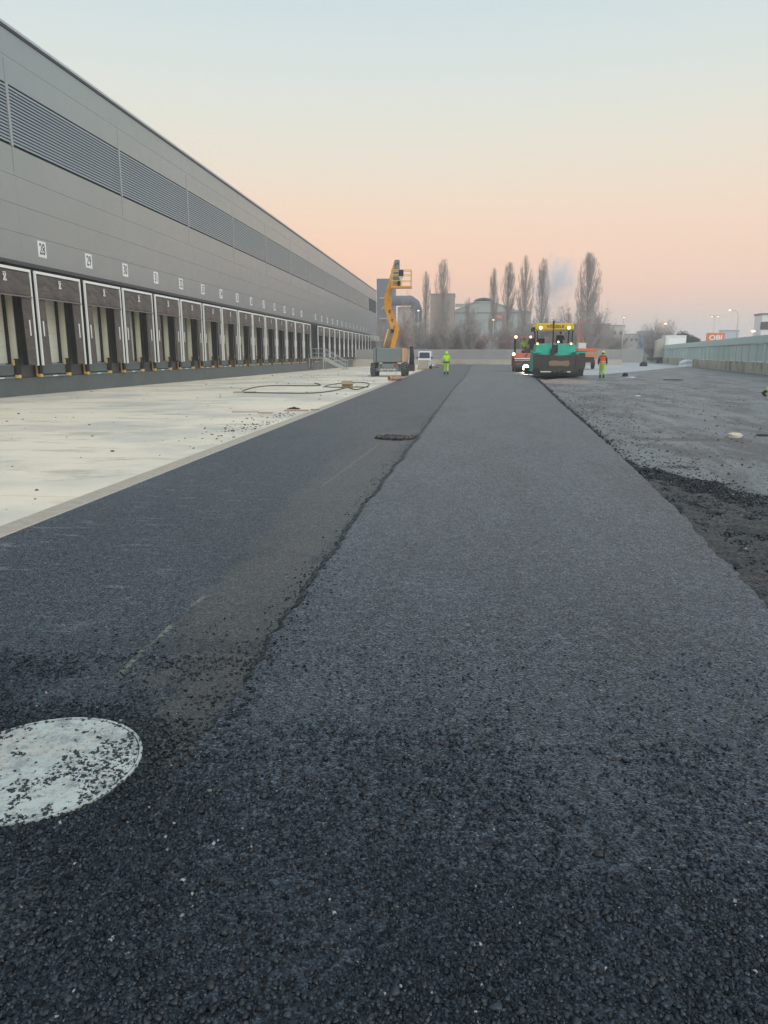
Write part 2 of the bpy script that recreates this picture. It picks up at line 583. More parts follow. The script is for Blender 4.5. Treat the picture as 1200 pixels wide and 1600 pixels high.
def old_extra(t, c):
    sp = t.sep()
    # pale scuffs lying across the lane
    sc = t.noise(1.0, 4, 0.55, stretch=(2.4, 9.0, 1))
    reg = t.math('MULTIPLY', t.ramp(sp['X'], -1.9, -2.5), t.ramp(sp['Y'], 13, 9))
    sk = t.math('MULTIPLY', t.math('MULTIPLY', t.math('MULTIPLY', t.ramp(sc, 0.575, 0.63), t.ramp(t.noise(1.6, 3, 0.6, off=(3, 3, 3)), 0.42, 0.50)), reg), t.ramp(t.noise(60, 3), 0.4, 0.6))
    c = t.mix(t.math('MULTIPLY', sk, 0.7), c, (0.20, 0.21, 0.20))
    tan = (0.062, 0.056, 0.043)
    for e, k in ((t.ellipse(-1.35, 4.6, 0.38, 1.6, 0.35), 0.55), (t.ellipse(-1.1, 3.1, 0.3, 0.6, 0.5), 0.6),
                 (t.ellipse(-1.45, 9.5, 0.5, 5.0, 0.3), 0.5), (t.ellipse(-1.3, 14.4, 0.8, 1.5, 0.3), 0.4), (t.ellipse(-1.0, 1.6, 0.4, 0.35, 0.6), 0.25),
                 (t.ellipse(-2.2, 2.1, 0.5, 0.35, 0.6), 0.25)):
        c = t.mix(t.math('MULTIPLY', e, k), c, tan)
    # chalk line left by the screed edge
    wob = t.math('MULTIPLY', t.math('SUBTRACT', t.noise(2.0, 4), 0.5), 0.10)
    dx = t.math('ABSOLUTE', t.math('ADD', t.math('ADD', sp['X'], 1.72), wob))
    ln = t.ramp(dx, 0.022, 0.008)
    on = t.math('MULTIPLY', t.ramp(t.noise(1.6, 5, 0.7, stretch=(1, 1.2, 1)), 0.44, 0.54), t.math('MULTIPLY', t.ramp(sp['Y'], 3.2, 3.5), t.ramp(sp['Y'], 4.75, 4.5)))
    c = t.mix(t.math('MULTIPLY', t.math('MULTIPLY', t.math('MULTIPLY', ln, on), t.ramp(t.noise(28, 4, 0.8), 0.42, 0.56)), 0.9), c, (0.24, 0.22, 0.16))
    dx2 = t.math('ABSOLUTE', t.math('ADD', t.math('ADD', sp['X'], 2.16), t.math('MULTIPLY', sp['Y'], -0.05)))
    ln2 = t.math('MULTIPLY', t.ramp(dx2, 0.02, 0.008), t.math('MULTIPLY', t.ramp(sp['Y'], 8.6, 9.2), t.ramp(sp['Y'], 13.4, 12.8)))
    c = t.mix(t.math('MULTIPLY', ln2, 0.45), c, (0.2, 0.19, 0.17))
    # darker band of loose fines crossing at the end of the tan strip
    c = t.mix(t.math('MULTIPLY', t.ellipse(-1.7, 3.75, 1.6, 0.11, 0.25, 5), 0.6), c, (0.014, 0.015, 0.017))
    return c


def yard_extra(t, c):
    st = t.noise(1.0, 7, 0.7, stretch=(1.6, 0.16, 1))
    c = t.mix(t.ramp(st, 0.45, 0.66, 0, 0.75), c, (0.19, 0.195, 0.187))
    st2 = t.noise(1.0, 7, 0.72, stretch=(0.9, 0.25, 1), off=(7, 3, 0))
    c = t.mix(t.ramp(st2, 0.47, 0.57, 0, 0.85), c, (0.03, 0.033, 0.036))
    # wheel tracks swinging across the yard
    sp = t.sep()
    for a, b, k in ((4.0, 0.085, 0.6), (4.35, 0.085, 0.5), (9.0, 0.14, 0.5), (2.6, 0.16, 0.35)):
        wob = t.math('MULTIPLY', t.math('SUBTRACT', t.noise(0.25, 3), 0.5), 0.9)
        d = t.math('ABSOLUTE', t.math('ADD', t.math('SUBTRACT', t.math('SUBTRACT', sp['X'], t.math('MULTIPLY', sp['Y'], b)), a - 1.0), wob))
        m = t.math('MULTIPLY', t.ramp(d, 0.06, 0.02), t.ramp(t.noise(1.2, 4, 0.7), 0.4, 0.6))
        c = t.mix(t.math('MULTIPLY', m, k), c, (0.03, 0.03, 0.033))
    c = t.mix(t.math('MULTIPLY', t.ellipse(5.9, 47.5, 2.0, 5.0, 0.25), 0.75), c, (0.34, 0.23, 0.16))
    c = t.mix(t.math('MULTIPLY', t.ellipse(4.5, 15.1, 1.3, 0.35, 0.7, 1.2), 0.9), c, (0.022, 0.023, 0.025))
    c = t.mix(t.math('MULTIPLY', t.ellipse(4.2, 24.5, 1.2, 1.0, 0.35), 0.6), c, (0.03, 0.03, 0.033))
    c = t.mix(t.math('MULTIPLY', t.ellipse(3.2, 11.3, 0.35, 0.18, 0.35), 0.9), c, (0.02, 0.02, 0.022))
    return c


M['fresh'] = asphalt('fresh_asphalt', (0.0045, 0.0065, 0.0085), (0.016, 0.022, 0.028), 0.46, 105, 0.8, fresh_extra, dust=0.07, sheen=0.33)
M['older'] = asphalt('older_asphalt', (0.0045, 0.0065, 0.008), (0.015, 0.021, 0.026), 0.5, 120, 0.7, old_extra, dust=0.07, sheen=0.22)
M['yard'] = asphalt('grey_dusty_asphalt', (0.055, 0.062, 0.064), (0.10, 0.11, 0.112), 0.5, 70, 0.5, yard_extra, bigtone=0.3, sheen=0.12)
M['spill'] = asphalt('loose_dark_asphalt', (0.005, 0.007, 0.008), (0.016, 0.020, 0.022), 0.5, 60, 1.0, dust=0.02, bigtone=0.12, sheen=0.02)
t = NT('asphalt_stones')
g_ = t.geo()
c = t.mix(g_.outputs['Random Per Island'], (0.005, 0.007, 0.009), (0.034, 0.044, 0.054))
c = t.mix(t.ramp(g_.outputs['Random Per Island'], 0.9955, 0.9975), c, (0.34, 0.34, 0.31))
M['stones'] = t.set(col=c, rough=t.ramp(t.math('FRACT', t.math('MULTIPLY', g_.outputs['Random Per Island'], 37.0)), 0, 1, 0.24, 0.6), spec=t.ramp(t.math('FRACT', t.math('MULTIPLY', g_.outputs['Random Per Island'], 91.0)), 0.5, 1.0, 0.12, 0.75), normal=t.bump(t.noise(400, 2), 0.2, 0.002))
t = NT('coarse_stones')
g_ = t.geo()
c = t.mix(g_.outputs['Random Per Island'], (0.004, 0.006, 0.008), (0.026, 0.036, 0.045))
M['coarse'] = t.set(col=c, rough=0.36, spec=0.5, normal=t.bump(t.noise(300, 3), 0.35, 0.003))
t = NT('debris_stones')
g_ = t.geo()
c = t.mix(g_.outputs['Random Per Island'], (0.03, 0.028, 0.026), (0.16, 0.14, 0.115))
M['debris'] = t.set(col=c, rough=0.9)

t = NT('concrete_apron')
sp = t.sep()
c = t.mix(t.noise(0.5, 8, 0.7, stretch=(0.5, 1.2, 1)), (0.72, 0.615, 0.46), (0.90, 0.785, 0.61))
c = t.mix(t.ramp(t.noise(0.22, 5, 0.6, off=(5, 2, 0)), 0.42, 0.62, 0, 0.8), c, (0.52, 0.49, 0.42))
c = t.mix(t.ramp(t.noise(0.8, 8, 0.75, off=(1, 9, 0), stretch=(0.5, 1.5, 1)), 0.52, 0.66, 0, 0.7), c, (0.40, 0.36, 0.28))
c = t.mix(t.ramp(t.noise(0.6, 5, 0.6, off=(11, 2, 0)), 0.6, 0.72, 0, 0.45), c, (0.68, 0.50, 0.34))
c = t.mix(t.ramp(t.noise(5.0, 8, 0.8, off=(1, 5, 0), stretch=(0.4, 1.6, 1)), 0.58, 0.68, 0, 0.7), c, (0.33, 0.31, 0.25))
c = t.mix(t.ramp(t.noise(40, 4, 0.8), 0.6, 0.8, 0, 0.35), c, (0.42, 0.39, 0.32))
M['apron'] = t.set(col=c, rough=0.8, spec=0.35, normal=t.bump(t.noise(18, 6, 0.7), 0.25, 0.01))
M['grate'] = paint('galvanised_grate', (0.58, 0.53, 0.44), 0.6, 0.3, 0.25, 8, dirt=(0.2, 0.18, 0.15))
M['channel'] = paint('drain_channel_dark', (0.10, 0.095, 0.085), 0.9)
M['soil'] = paint('far_ground', (0.17, 0.155, 0.135), 0.95, 0, 0.25, 0.1)
M['farconc'] = paint('far_pale_concrete', (0.42, 0.42, 0.40), 0.85, 0, 0.15, 0.15, dirt=(0.30, 0.30, 0.29))


def grid_sheet(name, xs, ys, zf, mat, kind='structure', smooth=True):
    vs = [(x, y, zf(x, y)) for y in ys for x in xs]
    nx = len(xs)
    fs = [(j * nx + i, j * nx + i + 1, (j + 1) * nx + i + 1, (j + 1) * nx + i) for j in range(len(ys) - 1) for i in range(nx - 1)]
    me = bpy.data.meshes.new(name)
    me.from_pydata(vs, [], fs)
    me.materials.append(mat)
    me.polygons.foreach_set('use_smooth', [smooth] * len(fs))
    o = bpy.data.objects.new(name, me)
    COL.objects.link(o)
    if kind:
        o['kind'] = kind
    return o


# ground to the horizon
grid_sheet('ground', [-420, 520], [-60, 900], lambda x, y: -0.75, M['soil'])

# right edge of the fresh lane: x as a function of y
EDGE_R = [(-2, 1.55), (2, 1.75), (4.74, 1.98), (8.06, 2.27), (14.07, 2.65), (25, 3.22), (52.5, 4.87), (70, 5.6), (117.2, 8.2)]
EDGE_L = [(-2, -1.10), (3, -1.07), (7.38, -1.05), (14.8, -0.86), (33.5, -0.5), (52, 0.04), (117.2, 1.3)]


def interp(tab, y):
    if y <= tab[0][0]:
        return tab[0][1]
    for (a, b), (c_, d) in zip(tab, tab[1:]):
        if y <= c_:
            return b + (d - b) * (y - a) / (c_ - a)
    return tab[-1][1]


def lane_ys():
    ys, y = [], -2.0
    while y < 117:
        ys.append(y)
        y += max(0.03, 0.009 * abs(y))
    return ys + [117.2]


YS = lane_ys()


def edge_r(y):
    k = min(1, 10 / max(y, 1))
    return interp(EDGE_R, y) + 0.055 * nz(y * 1.7, 3) + 0.03 * nz(y * 9, 7) * k + 0.02 * nz(y * 31, 1) * k


def edge_l(y):
    k = min(1, 10 / max(y, 1))
    return interp(EDGE_L, y) + 0.05 * nz(y * 1.1, 13) + 0.04 * nz(y * 7, 17) * k


def fresh_lane():
    vs, fs = [], []
    T = [0, 0.012, 0.03, 0.08, 0.3, 0.7, 0.92, 0.975, 1]
    for y in YS:
        l, r = edge_l(y), edge_r(y)
        for i, k in enumerate(T):
            x = l + (r - l) * k
            tp = min(1.0, max(0.0, (y - 3.0) / 2.0))
            z = 0.004 + 0.014 * tp
            if i == 0:
                z = 0.001
            if i == 1:
                z = 0.003 + (0.010 + 0.006 * nz(x * 9, y * 9)) * tp
            if i >= 7:
                z -= 0.006 * (i - 6) + 0.006 * abs(nz(y * 14, 5))
            vs.append((x, y, z))
        vs.append((r + 0.035 + 0.02 * nz(y * 22, 9), y, -0.055))
    n = len(T) + 1
    for j in range(len(YS) - 1):
        for i in range(n - 1):
            fs.append((j * n + i, j * n + i + 1, (j + 1) * n + i + 1, (j + 1) * n + i))
    me = bpy.data.meshes.new('fresh_asphalt_lane')
    me.from_pydata(vs, [], fs)
    me.materials.append(M['fresh'])
    me.polygons.foreach_set('use_smooth', [True] * len(fs))
    o = bpy.data.objects.new('fresh_asphalt_lane', me)
    COL.objects.link(o)
    tag(o, kind='structure')


fresh_lane()
def older_lane():
    vs, fs = [], []
    ys = [-2, 3, 7.38, 14.8, 33.5, 52, 80, 117.2]
    for y in ys:
        r = interp(EDGE_L, y) + 0.4
        vs += [(-4.06, y, 0.0), ((-4.06 + r) / 2, y, 0.0), (r, y, 0.0)]
    for j in range(len(ys) - 1):
        fs += [(j * 3, j * 3 + 1, j * 3 + 4, j * 3 + 3), (j * 3 + 1, j * 3 + 2, j * 3 + 5, j * 3 + 4)]
    me = bpy.data.meshes.new('older_asphalt_lane')
    me.from_pydata(vs, [], fs)
    me.materials.append(M['older'])
    o = bpy.data.objects.new('older_asphalt_lane', me)
    COL.objects.link(o)
    tag(o, kind='structure')


older_lane()
yard_ys = [-2 + i * 1.2 for i in range(90)]
# ragged dark bitumen line along the joint of the two lanes
jv, jf = [], []
jys = [y for y in YS if y > 3.3]
for y in jys:
    xl = edge_l(y)
    w = (0.014 + 0.0007 * y) * (0.7 + 0.9 * abs(nz(y * 3.1, 40))) * min(1, (y - 3.25) / 1.5)
    tp = min(1.0, max(0.0, (y - 3.0) / 2.0))
    jv += [(xl - w - 0.012 * nz(y * 17, 3), y, 0.004), (xl + 0.012, y, 0.008 + 0.014 * tp), (xl + 0.018 + w * 0.7 + 0.012 * nz(y * 13, 8), y, 0.008 + 0.014 * tp)]
for j in range(len(jys) - 1):
    jf += [(j * 3, j * 3 + 1, j * 3 + 4, j * 3 + 3), (j * 3 + 1, j * 3 + 2, j * 3 + 5, j * 3 + 4)]
tag(MB().add(jv, jf).build('lane_joint', M['spill']), kind='structure')
# right yard: right limit follows the perimeter wall, far limit is the pale concrete
def yard():
    vs, fs = [], []
    ys = [-6, 0, 3, 6, 9, 12, 16, 20, 26, 32, 40, 50, 60, 70, 80, 90, 104]
    for y in ys:
        l = interp(EDGE_R, y) - 0.3
        r = 17 + 0.149 * (y - 10)
        for i in range(13):
            x = l + (r - l) * i / 12
            vs.append((x, min(y, 63.0 + (x - 11.3) * 2.24) if y > 60 and x < 31 else y, -0.05 + 0.0 * x))
    n = 13
    for j in range(len(ys) - 1):
        for i in range(n - 1):
            fs.append((j * n + i, j * n + i + 1, (j + 1) * n + i + 1, (j + 1) * n + i))
    me = bpy.data.meshes.new('yard_asphalt')
    me.from_pydata(vs, [], fs)
    me.materials.append(M['yard'])
    o = bpy.data.objects.new('yard_asphalt', me)
    COL.objects.link(o)
    tag(o, kind='structure')


yard()
grid_sheet('far_concrete_yard', [4, 30, 62, 90], [48, 120, 200, 300], lambda x, y: -0.058 - 0.001 * max(0, y - 120), M['farconc'])


# apron: concrete slabs, falling gently towards the building
def apron_z(x, y):
    return -0.0036 * max(0.0, y - 18) * min(1.15, max(0.0, (-4.35 - x) / 13.2))


apron = bpy.data.objects.new('concrete_apron', None)
COL.objects.link(apron)
tag(apron, kind='structure')
ybs = [-8.0 + 5.35 * i for i in range(30)]
ybs = [y - 0.2 for y in ybs]
for i in range(len(ybs) - 1):
    y0, y1 = ybs[i] + 0.012, ybs[i + 1] - 0.012
    for xa, xb in ((-4.356, -10.9), (-10.912, -17.49 if True else 0)):
        m = MB()
        q = [(xa, y0), (xa, y1), (xb, y1), (xb, y0)]
        m.hexa([(x, y, apron_z(x, y) - 0.2) for x, y in q][::-1], [(x, y, apron_z(x, y)) for x, y in q][::-1])
        m.build('concrete_slab', M['apron'], apron)
grid_sheet('slab_bed', [-17.6, -4.3], [-9, 18, 148], lambda x, y: apron_z(x, y) - 0.12, M['channel']).parent = apron
for o in apron.children:
    if o.name.startswith('slab_bed'):
        o.pop('kind', None) if hasattr(o, 'pop') else None

# drain: grate sections in a channel between apron and lane
drain = thing('drainage_channel', 'long slotted steel drainage channel between the pale concrete apron and the asphalt', 'drain')
box('channel_bed', M['shroud'], drain, -4.352, -4.064, -8, 116, -0.24, -0.12)
gm = MB()
gm.box(-4.35, -4.325, 0.004, 0.996, -0.03, 0.003)
gm.box(-4.091, -4.066, 0.004, 0.996, -0.03, 0.003)
for k in range(20):
    gm.box(-4.325, -4.091, 0.012 + k * 0.049, 0.012 + k * 0.049 + 0.021, -0.026, 0.0)
gmesh = gm.mesh('grate_section', M['grate'])
for y in range(0, 112):
    place('grate_section', gmesh, drain, (0, y, 0))

# ------------------------------------------------------------------ stones
def stones(name, pts, size, zoff, mat, label=None, flat=0.7):
    """pts Nx3, size N: angular little stones as one mesh"""
    n = len(pts)
    cube = np.array([(x, y, z) for z in (-1, 1) for y in (-1, 1) for x in (-1, 1)], float) * 0.5
    v = np.repeat(cube[None], n, 0) + rng.uniform(-0.27, 0.27, (n, 8, 3))
    # top pulled in so they read as crushed stone
    v[:, 4:, :2] *= rng.uniform(0.35, 0.95, (n, 1, 1))
    v[:, :, 2] *= flat
    a = rng.uniform(0, 2 * np.pi, n)
    ca, sa = np.cos(a)[:, None], np.sin(a)[:, None]
    x, y = v[:, :, 0] * rng.uniform(0.8, 1.4, (n, 1)), v[:, :, 1].copy()
    vx, vy = x * ca - y * sa, x * sa + y * ca
    b = rng.uniform(-0.6, 0.6, n)
    cb, sb = np.cos(b)[:, None], np.sin(b)[:, None]
    vz = v[:, :, 2]
    vx, vz = vx * cb - vz * sb, vx * sb + vz * cb
    s = size[:, None]
    V = np.stack([vx * s + pts[:, 0:1], vy * s + pts[:, 1:2], vz * s + pts[:, 2:3] + zoff * s], 2).reshape(-1, 3)
    quads = np.array([(0, 2, 3, 1), (4, 5, 7, 6), (0, 1, 5, 4), (2, 6, 7, 3), (0, 4, 6, 2), (1, 3, 7, 5)])
    Fq = (quads[None] + (np.arange(n) * 8)[:, None, None]).reshape(-1)
    me = bpy.data.meshes.new(name)
    me.vertices.add(n * 8)
    me.vertices.foreach_set('co', V.ravel())
    me.loops.add(len(Fq))
    me.loops.foreach_set('vertex_index', Fq)
    me.polygons.add(n * 6)
    me.polygons.foreach_set('loop_start', np.arange(n * 6) * 4)
    me.polygons.foreach_set('loop_total', np.full(n * 6, 4))
    me.update()
    me.validate()
    me.materials.append(mat)
    o = bpy.data.objects.new(name, me)
    COL.objects.link(o)
    tag(o, label, kind='stuff')
    return o


def np_noise(x, y, sc, seed=0):
    """cheap smooth noise on arrays"""
    r = np.random.default_rng(seed)
    g = r.random((64, 64))
    u, v = x * sc + 100, y * sc + 100
    i, j = np.floor(u).astype(int), np.floor(v).astype(int)
    fu, fv = u - i, v - j
    fu, fv = fu * fu * (3 - 2 * fu), fv * fv * (3 - 2 * fv)
    G = lambda a, b: g[a % 64, b % 64]
    return (G(i, j) * (1 - fu) + G(i + 1, j) * fu) * (1 - fv) + (G(i, j + 1) * (1 - fu) + G(i + 1, j + 1) * fu) * fv


def near_stones():
    N = 300000
    y = 1.25 + 4.6 * rng.random(N) ** 1.35
    half = 0.62 * y + 0.65
    x = -0.1064 * y + (rng.random(N) * 2 - 1) * half
    w = half * 1.0
    nn = 0.6 * np_noise(x, y, 2.2, 1) + 0.4 * np_noise(x, y, 6, 2)
    dens = np.clip((nn - 0.30) * 2.2, 0.05, 1)
    # coarser and denser in the nearest strip, on the left, and along the seam
    near = np.clip((2.6 - y) / 1.2, 0, 1)
    seam = np.exp(-((x + 1.02) / 0.16) ** 2) * (y < 6)
    left = np.clip((-0.7 - x) / 0.5, 0, 1) * (y < 3.6)
    ringd = np.abs(np.hypot(x + 1.633, y - 2.486) - 0.46)
    ring = np.exp(-(ringd / 0.09) ** 2)
    dens = np.clip(dens * (0.34 * np.clip((4.2 - y) / 1.6, 0, 1) + 0.5 * near + 0.35 * left) + 0.20 * np.clip((3.2 - y) / 1.2, 0, 1) + 0.08 * seam + 0.4 * ring, 0, 1)
    r_mh = np.hypot(x + 1.633, y - 2.486)
    dens = np.where(x < np.interp(y, [-2, 2, 4.74, 8.06], [1.5, 1.7, 1.93, 2.2]), dens, 0)
    keep = (rng.random(N) < dens) & (r_mh > 0.368 + 0.02 * np_noise(x, y, 12, 55))
    x, y, near, seam, left = x[keep], y[keep], near[keep], seam[keep], left[keep]
    s = 0.0032 + 0.0088 * rng.random(len(x)) ** 3.2 + 0.0045 * near * rng.random(len(x)) ** 2 + 0.004 * seam * rng.random(len(x)) + 0.002 * left
    z = np.where((x > -1.03), 0.004 + 0.014 * np.clip((y - 3) / 2, 0, 1), 0.001)
    pts = np.stack([x, y, z], 1)
    stones('loose_asphalt_stones', pts, s, 0.12, M['stones'])


near_stones()
n = 5200
y = 1.25 + 1.7 * rng.random(n) ** 1.2
x = -0.1064 * y + (rng.random(n) * 2 - 1) * (0.62 * y + 0.2)
k = np_noise(x, y, 1.6, 71) + 0.25 * np.clip((1.9 - y) / 0.6, 0, 1) + 0.15 * (np.abs(x + 0.2) > 0.45) - 0.35
m = (rng.random(n) < np.clip(k, 0.04, 1)) & (np.hypot(x + 1.633, y - 2.486) > 0.40)
stones('coarse_loose_stones', np.stack([x[m], y[m], np.full(m.sum(), 0.003)], 1), 0.010 + 0.011 * rng.random(m.sum()) ** 2, 0.25, M['coarse'])


def edge_stones():
    P, Z = [], []
    for y in np.concatenate([rng.uniform(3, 30, 5200), rng.uniform(3, 12, 5500)]):
        d = abs(rng.normal(0, 0.10)) if rng.random() < 0.7 else rng.random() * 1.2
        x = edge_r(y) + 0.0 + d
        P.append((x, y, -0.05))
        Z.append(0.006 + 0.022 * rng.random() ** 3)
    for y in rng.uniform(14, 52, 2600):
        P.append((edge_r(y) + rng.normal(0.02, 0.05 + y * 0.001), y, -0.04))
        Z.append((0.012 + 0.03 * rng.random() ** 2) * (0.6 + y / 50))
    for y in rng.uniform(4, 22, 800):
        P.append((edge_l(y) + rng.normal(-0.02, 0.07), y, 0.004))
        Z.append(0.005 + 0.009 * rng.random() ** 3)
    stones('crumbled_edge_stones', np.array(P), np.array(Z), 0.15, M['stones'])
    # scattered crumbs over the grey yard
    n = 5200
    y = 6 + 40 * rng.random(n) ** 1.6
    x = np.array([edge_r(v) for v in y]) + 10 * rng.random(n) ** 1.7
    stones('yard_crumbs', np.stack([x, y, np.full(n, -0.05)], 1), 0.008 + 0.03 * rng.random(n) ** 5, 0.2, M['debris'])
    n = 420
    y = 5 + 60 * rng.random(n) ** 1.2
    x = -4.6 - 12 * rng.random(n) ** 1.3
    z = np.array([apron_z(a, b) for a, b in zip(x, y)])
    stones('apron_debris', np.stack([x, y, z], 1), (0.012 + 0.05 * rng.random(n) ** 4) * (0.6 + y / 40), 0.1, M['debris'], flat=0.4)
    n = 260
    x = -4.45 - np.abs(rng.normal(0, 0.5, n))
    y = rng.uniform(14, 20, n) + rng.normal(0, 1, n)
    stones('crumbs_by_the_drain', np.stack([x, y, np.zeros(n)], 1), 0.012 + 0.04 * rng.random(n) ** 3, 0.1, M['debris'], flat=0.5)


edge_stones()


# loose dark spill of fresh mix on the yard, right of the lane
def spill():
    xs = np.linspace(0, 1, 90)
    ys = np.linspace(-3.0, 10.8, 230)
    vs, fs = [], []

    def far_x(y):        # right limit of the spill
        return interp([(-3.0, 7.5), (3.2, 6.5), (6, 6.0), (7.6, 4.6), (8.3, 3.5), (9.3, 3.1), (10.3, 2.75), (10.8, 2.5)], y) + 0.22 * nz(y * 1.9, 4) + 0.08 * nz(y * 7, 4)
    for y in ys:
        a, b = interp(EDGE_R, y) - 0.1, far_x(y)
        b = max(b, a + 0.15)
        for k in xs:
            x = a + (b - a) * k
            e = min((1 - k) * (b - a) / 0.45, (y + 3.0) / 0.3, (10.8 - y) / 0.15, 1)
            h = 0.028 + 0.020 * nz(x * 1.7, y * 1.7, 4) + 0.018 * nz(x * 6, y * 6, 1) + 0.006 * nz(x * 25, y * 25, 8)
            vs.append((x, y, -0.056 + max(0.0, e) * max(0.0, h) * 1.3))
    n = len(xs)
    for j in range(len(ys) - 1):
        for i in range(n - 1):
            fs.append((j * n + i, j * n + i + 1, (j + 1) * n + i + 1, (j + 1) * n + i))
    me = bpy.data.meshes.new('dark_mix_spill')
    me.from_pydata(vs, [], fs)
    me.materials.append(M['spill'])
    me.polygons.foreach_set('use_smooth', [True] * len(fs))
    o = bpy.data.objects.new('dark_mix_spill', me)
    COL.objects.link(o)
    tag(o, kind='stuff')
    n = 26000
    y = rng.uniform(-1.0, 10.9, n)
    lo = np.array([interp(EDGE_R, v) for v in y])
    hi = np.array([far_x(v) for v in y]) + 0.25
    x = lo + 0.02 + (hi - lo) * rng.random(n)
    k = np_noise(x, y, 1.8, 9) + 0.3 * np_noise(x, y, 6, 10)
    m = k > 0.42
    x, y = x[m], y[m]
    z = np.array([-0.045 + max(0, 0.02 + 0.02 * nz(a * 1.7, b * 1.7, 4)) for a, b in zip(x, y)])
    stones('spill_stones', np.stack([x, y, z], 1), 0.007 + 0.02 * rng.random(len(x)) ** 3, 0.1, M['stones'])


spill()

# ------------------------------------------------------------------ manhole
mh = thing('manhole_cover', 'round pale concrete manhole cover spattered with black asphalt crumbs', 'manhole cover', (-1.633, 2.486, 0))
mm = MB()
n = 72
def ring(m, r0, r1, z0, z1, n=72):
    vs = []
    for k in range(n):
        a = 2 * math.pi * k / n
        for r, z in ((r0, z0), (r0, z1), (r1, z1), (r1, z0)):
            vs.append((r * math.cos(a), r * math.sin(a), z))
    fs = []
    for k in range(n):
        a, b = k * 4, ((k + 1) % n) * 4
        for i in range(4):
            j = (i + 1) % 4
            fs.append((a + i, b + i, b + j, a + j))
    m.add(vs, fs)
ring(mm, 0.372, 0.384, -0.03, 0.010)
t = NT('pale_cast_concrete')
c = t.mix(t.noise(5, 8, 0.7), (0.36, 0.385, 0.36), (0.60, 0.62, 0.56))
c = t.mix(t.ramp(t.noise(2.5, 3, 0.5, off=(4, 2, 0)), 0.5, 0.7, 0, 0.5), c, (0.48, 0.42, 0.35))
c = t.mix(t.ramp(t.noise(30, 6, 0.8), 0.54, 0.66, 0, 0.85), c, (0.16, 0.17, 0.165))
c = t.mix(t.ramp(t.noise(7, 6, 0.8, off=(8, 8, 0)), 0.46, 0.62, 0, 0.8), c, (0.24, 0.26, 0.25))
c = t.mix(t.ramp(t.noise(17, 5, 0.7, off=(3, 3, 0)), 0.66, 0.70, 0, 0.95), c, (0.02, 0.022, 0.025))
M['mhc'] = t.set(col=c, rough=0.7, normal=t.bump(t.noise(60, 5, 0.7), 0.5, 0.006))
mm.build('frame_ring', M['mhc'], mh)
mm = MB()
vs = [(0, 0, 0.008)]
fs = []
N = 72
for j, r in enumerate((0.1, 0.2, 0.29, 0.33, 0.368)):
    for k in range(N):
        a = 2 * math.pi * k / N
        vs.append((r * math.cos(a), r * math.sin(a), 0.008 + 0.002 * nz(r * 20 * math.cos(a), r * 20 * math.sin(a))))
fs = [(0, 1 + k, 1 + (k + 1) % N) for k in range(N)]
for j in range(4):
    for k in range(N):
        a, b = 1 + j * N + k, 1 + j * N + (k + 1) % N
        fs.append((a, a + N, b + N, b))
mm.add(vs, fs)
mm.build('cover', M['mhc'], mh, smooth=True)
# cast relief: rows of low studs that can be made out on the plate
st = MB()
for i in range(-9, 10):
    for j in range(-9, 10):
        x, y = i * 0.040, j * 0.040
        if math.hypot(x, y) < 0.33 and math.hypot(x, y) > 0.09 and (i + j) % 2 == 0:
            st.box(x - 0.015, x + 0.015, y - 0.006, y + 0.006, 0.006, 0.0135)
st.build('stud_pattern', M['mhc'], mh)['kind'] = 'stuff'
for a in (R(62), R(242)):
    kx, ky = 0.3 * math.cos(a), 0.3 * math.sin(a)
    k = MB()
    ring(k, 0.016, 0.024, 0.006, 0.014, 20)
    k.build('lifting_eye', M['mhc'], mh, loc=(kx, ky, 0))
n = 4200
a = rng.uniform(0, 2 * np.pi, n)
r = 0.385 * np.sqrt(rng.random(n))
x, y = r * np.cos(a) - 1.633, r * np.sin(a) + 2.486
kk = np_noise(x, y, 9, 21) * 0.6 + 0.4 * np_noise(x, y, 20, 23) + 0.22 * ((x + 1.633) > 0.16) + 0.08 * (r > 0.3)
m = (kk > 0.64) | (rng.random(n) < 0.035) | ((r > 0.355) & (rng.random(n) < 0.5))
stones('crumbs_on_manhole', np.stack([x[m], y[m], np.full(m.sum(), 0.009)], 1), 0.003 + 0.011 * rng.random(m.sum()) ** 2.5, 0.05, M['coarse'], flat=0.3)

# small broken patch round a covered inspection lid further up the lane
n = 1100
a = rng.uniform(0, 2 * np.pi, n)
r = np.sqrt(rng.random(n))
x, y = -1.25 + 0.46 * r * np.cos(a), 14.35 + 0.55 * r * np.sin(a)
m = (np_noise(x, y, 5, 61) > 0.35 + 0.35 * r)
stones('broken_patch_stones', np.stack([x[m], y[m], 0.0 + 0.012 * (1 - r[m])], 1), 0.010 + 0.02 * rng.random(m.sum()) ** 2, 0.1, M['stones'])
n = 420
a = rng.uniform(0, 2 * np.pi, n)
r = np.sqrt(rng.random(n))
stones('broken_patch_crumbs', np.stack([-1.28 + 0.4 * r * np.cos(a), 14.2 + 0.3 * r * np.sin(a), np.full(n, 0.02)], 1), 0.01 + 0.03 * rng.random(n) ** 2, 0.3, M['debris'])

# ------------------------------------------------------------------ warehouse
XW = -17.5
wh = thing('warehouse', 'long grey metal clad warehouse with a louvred band above a row of loading docks', 'warehouse', (XW, 0, 0))
Y0, Y1 = 8.0, 150.3
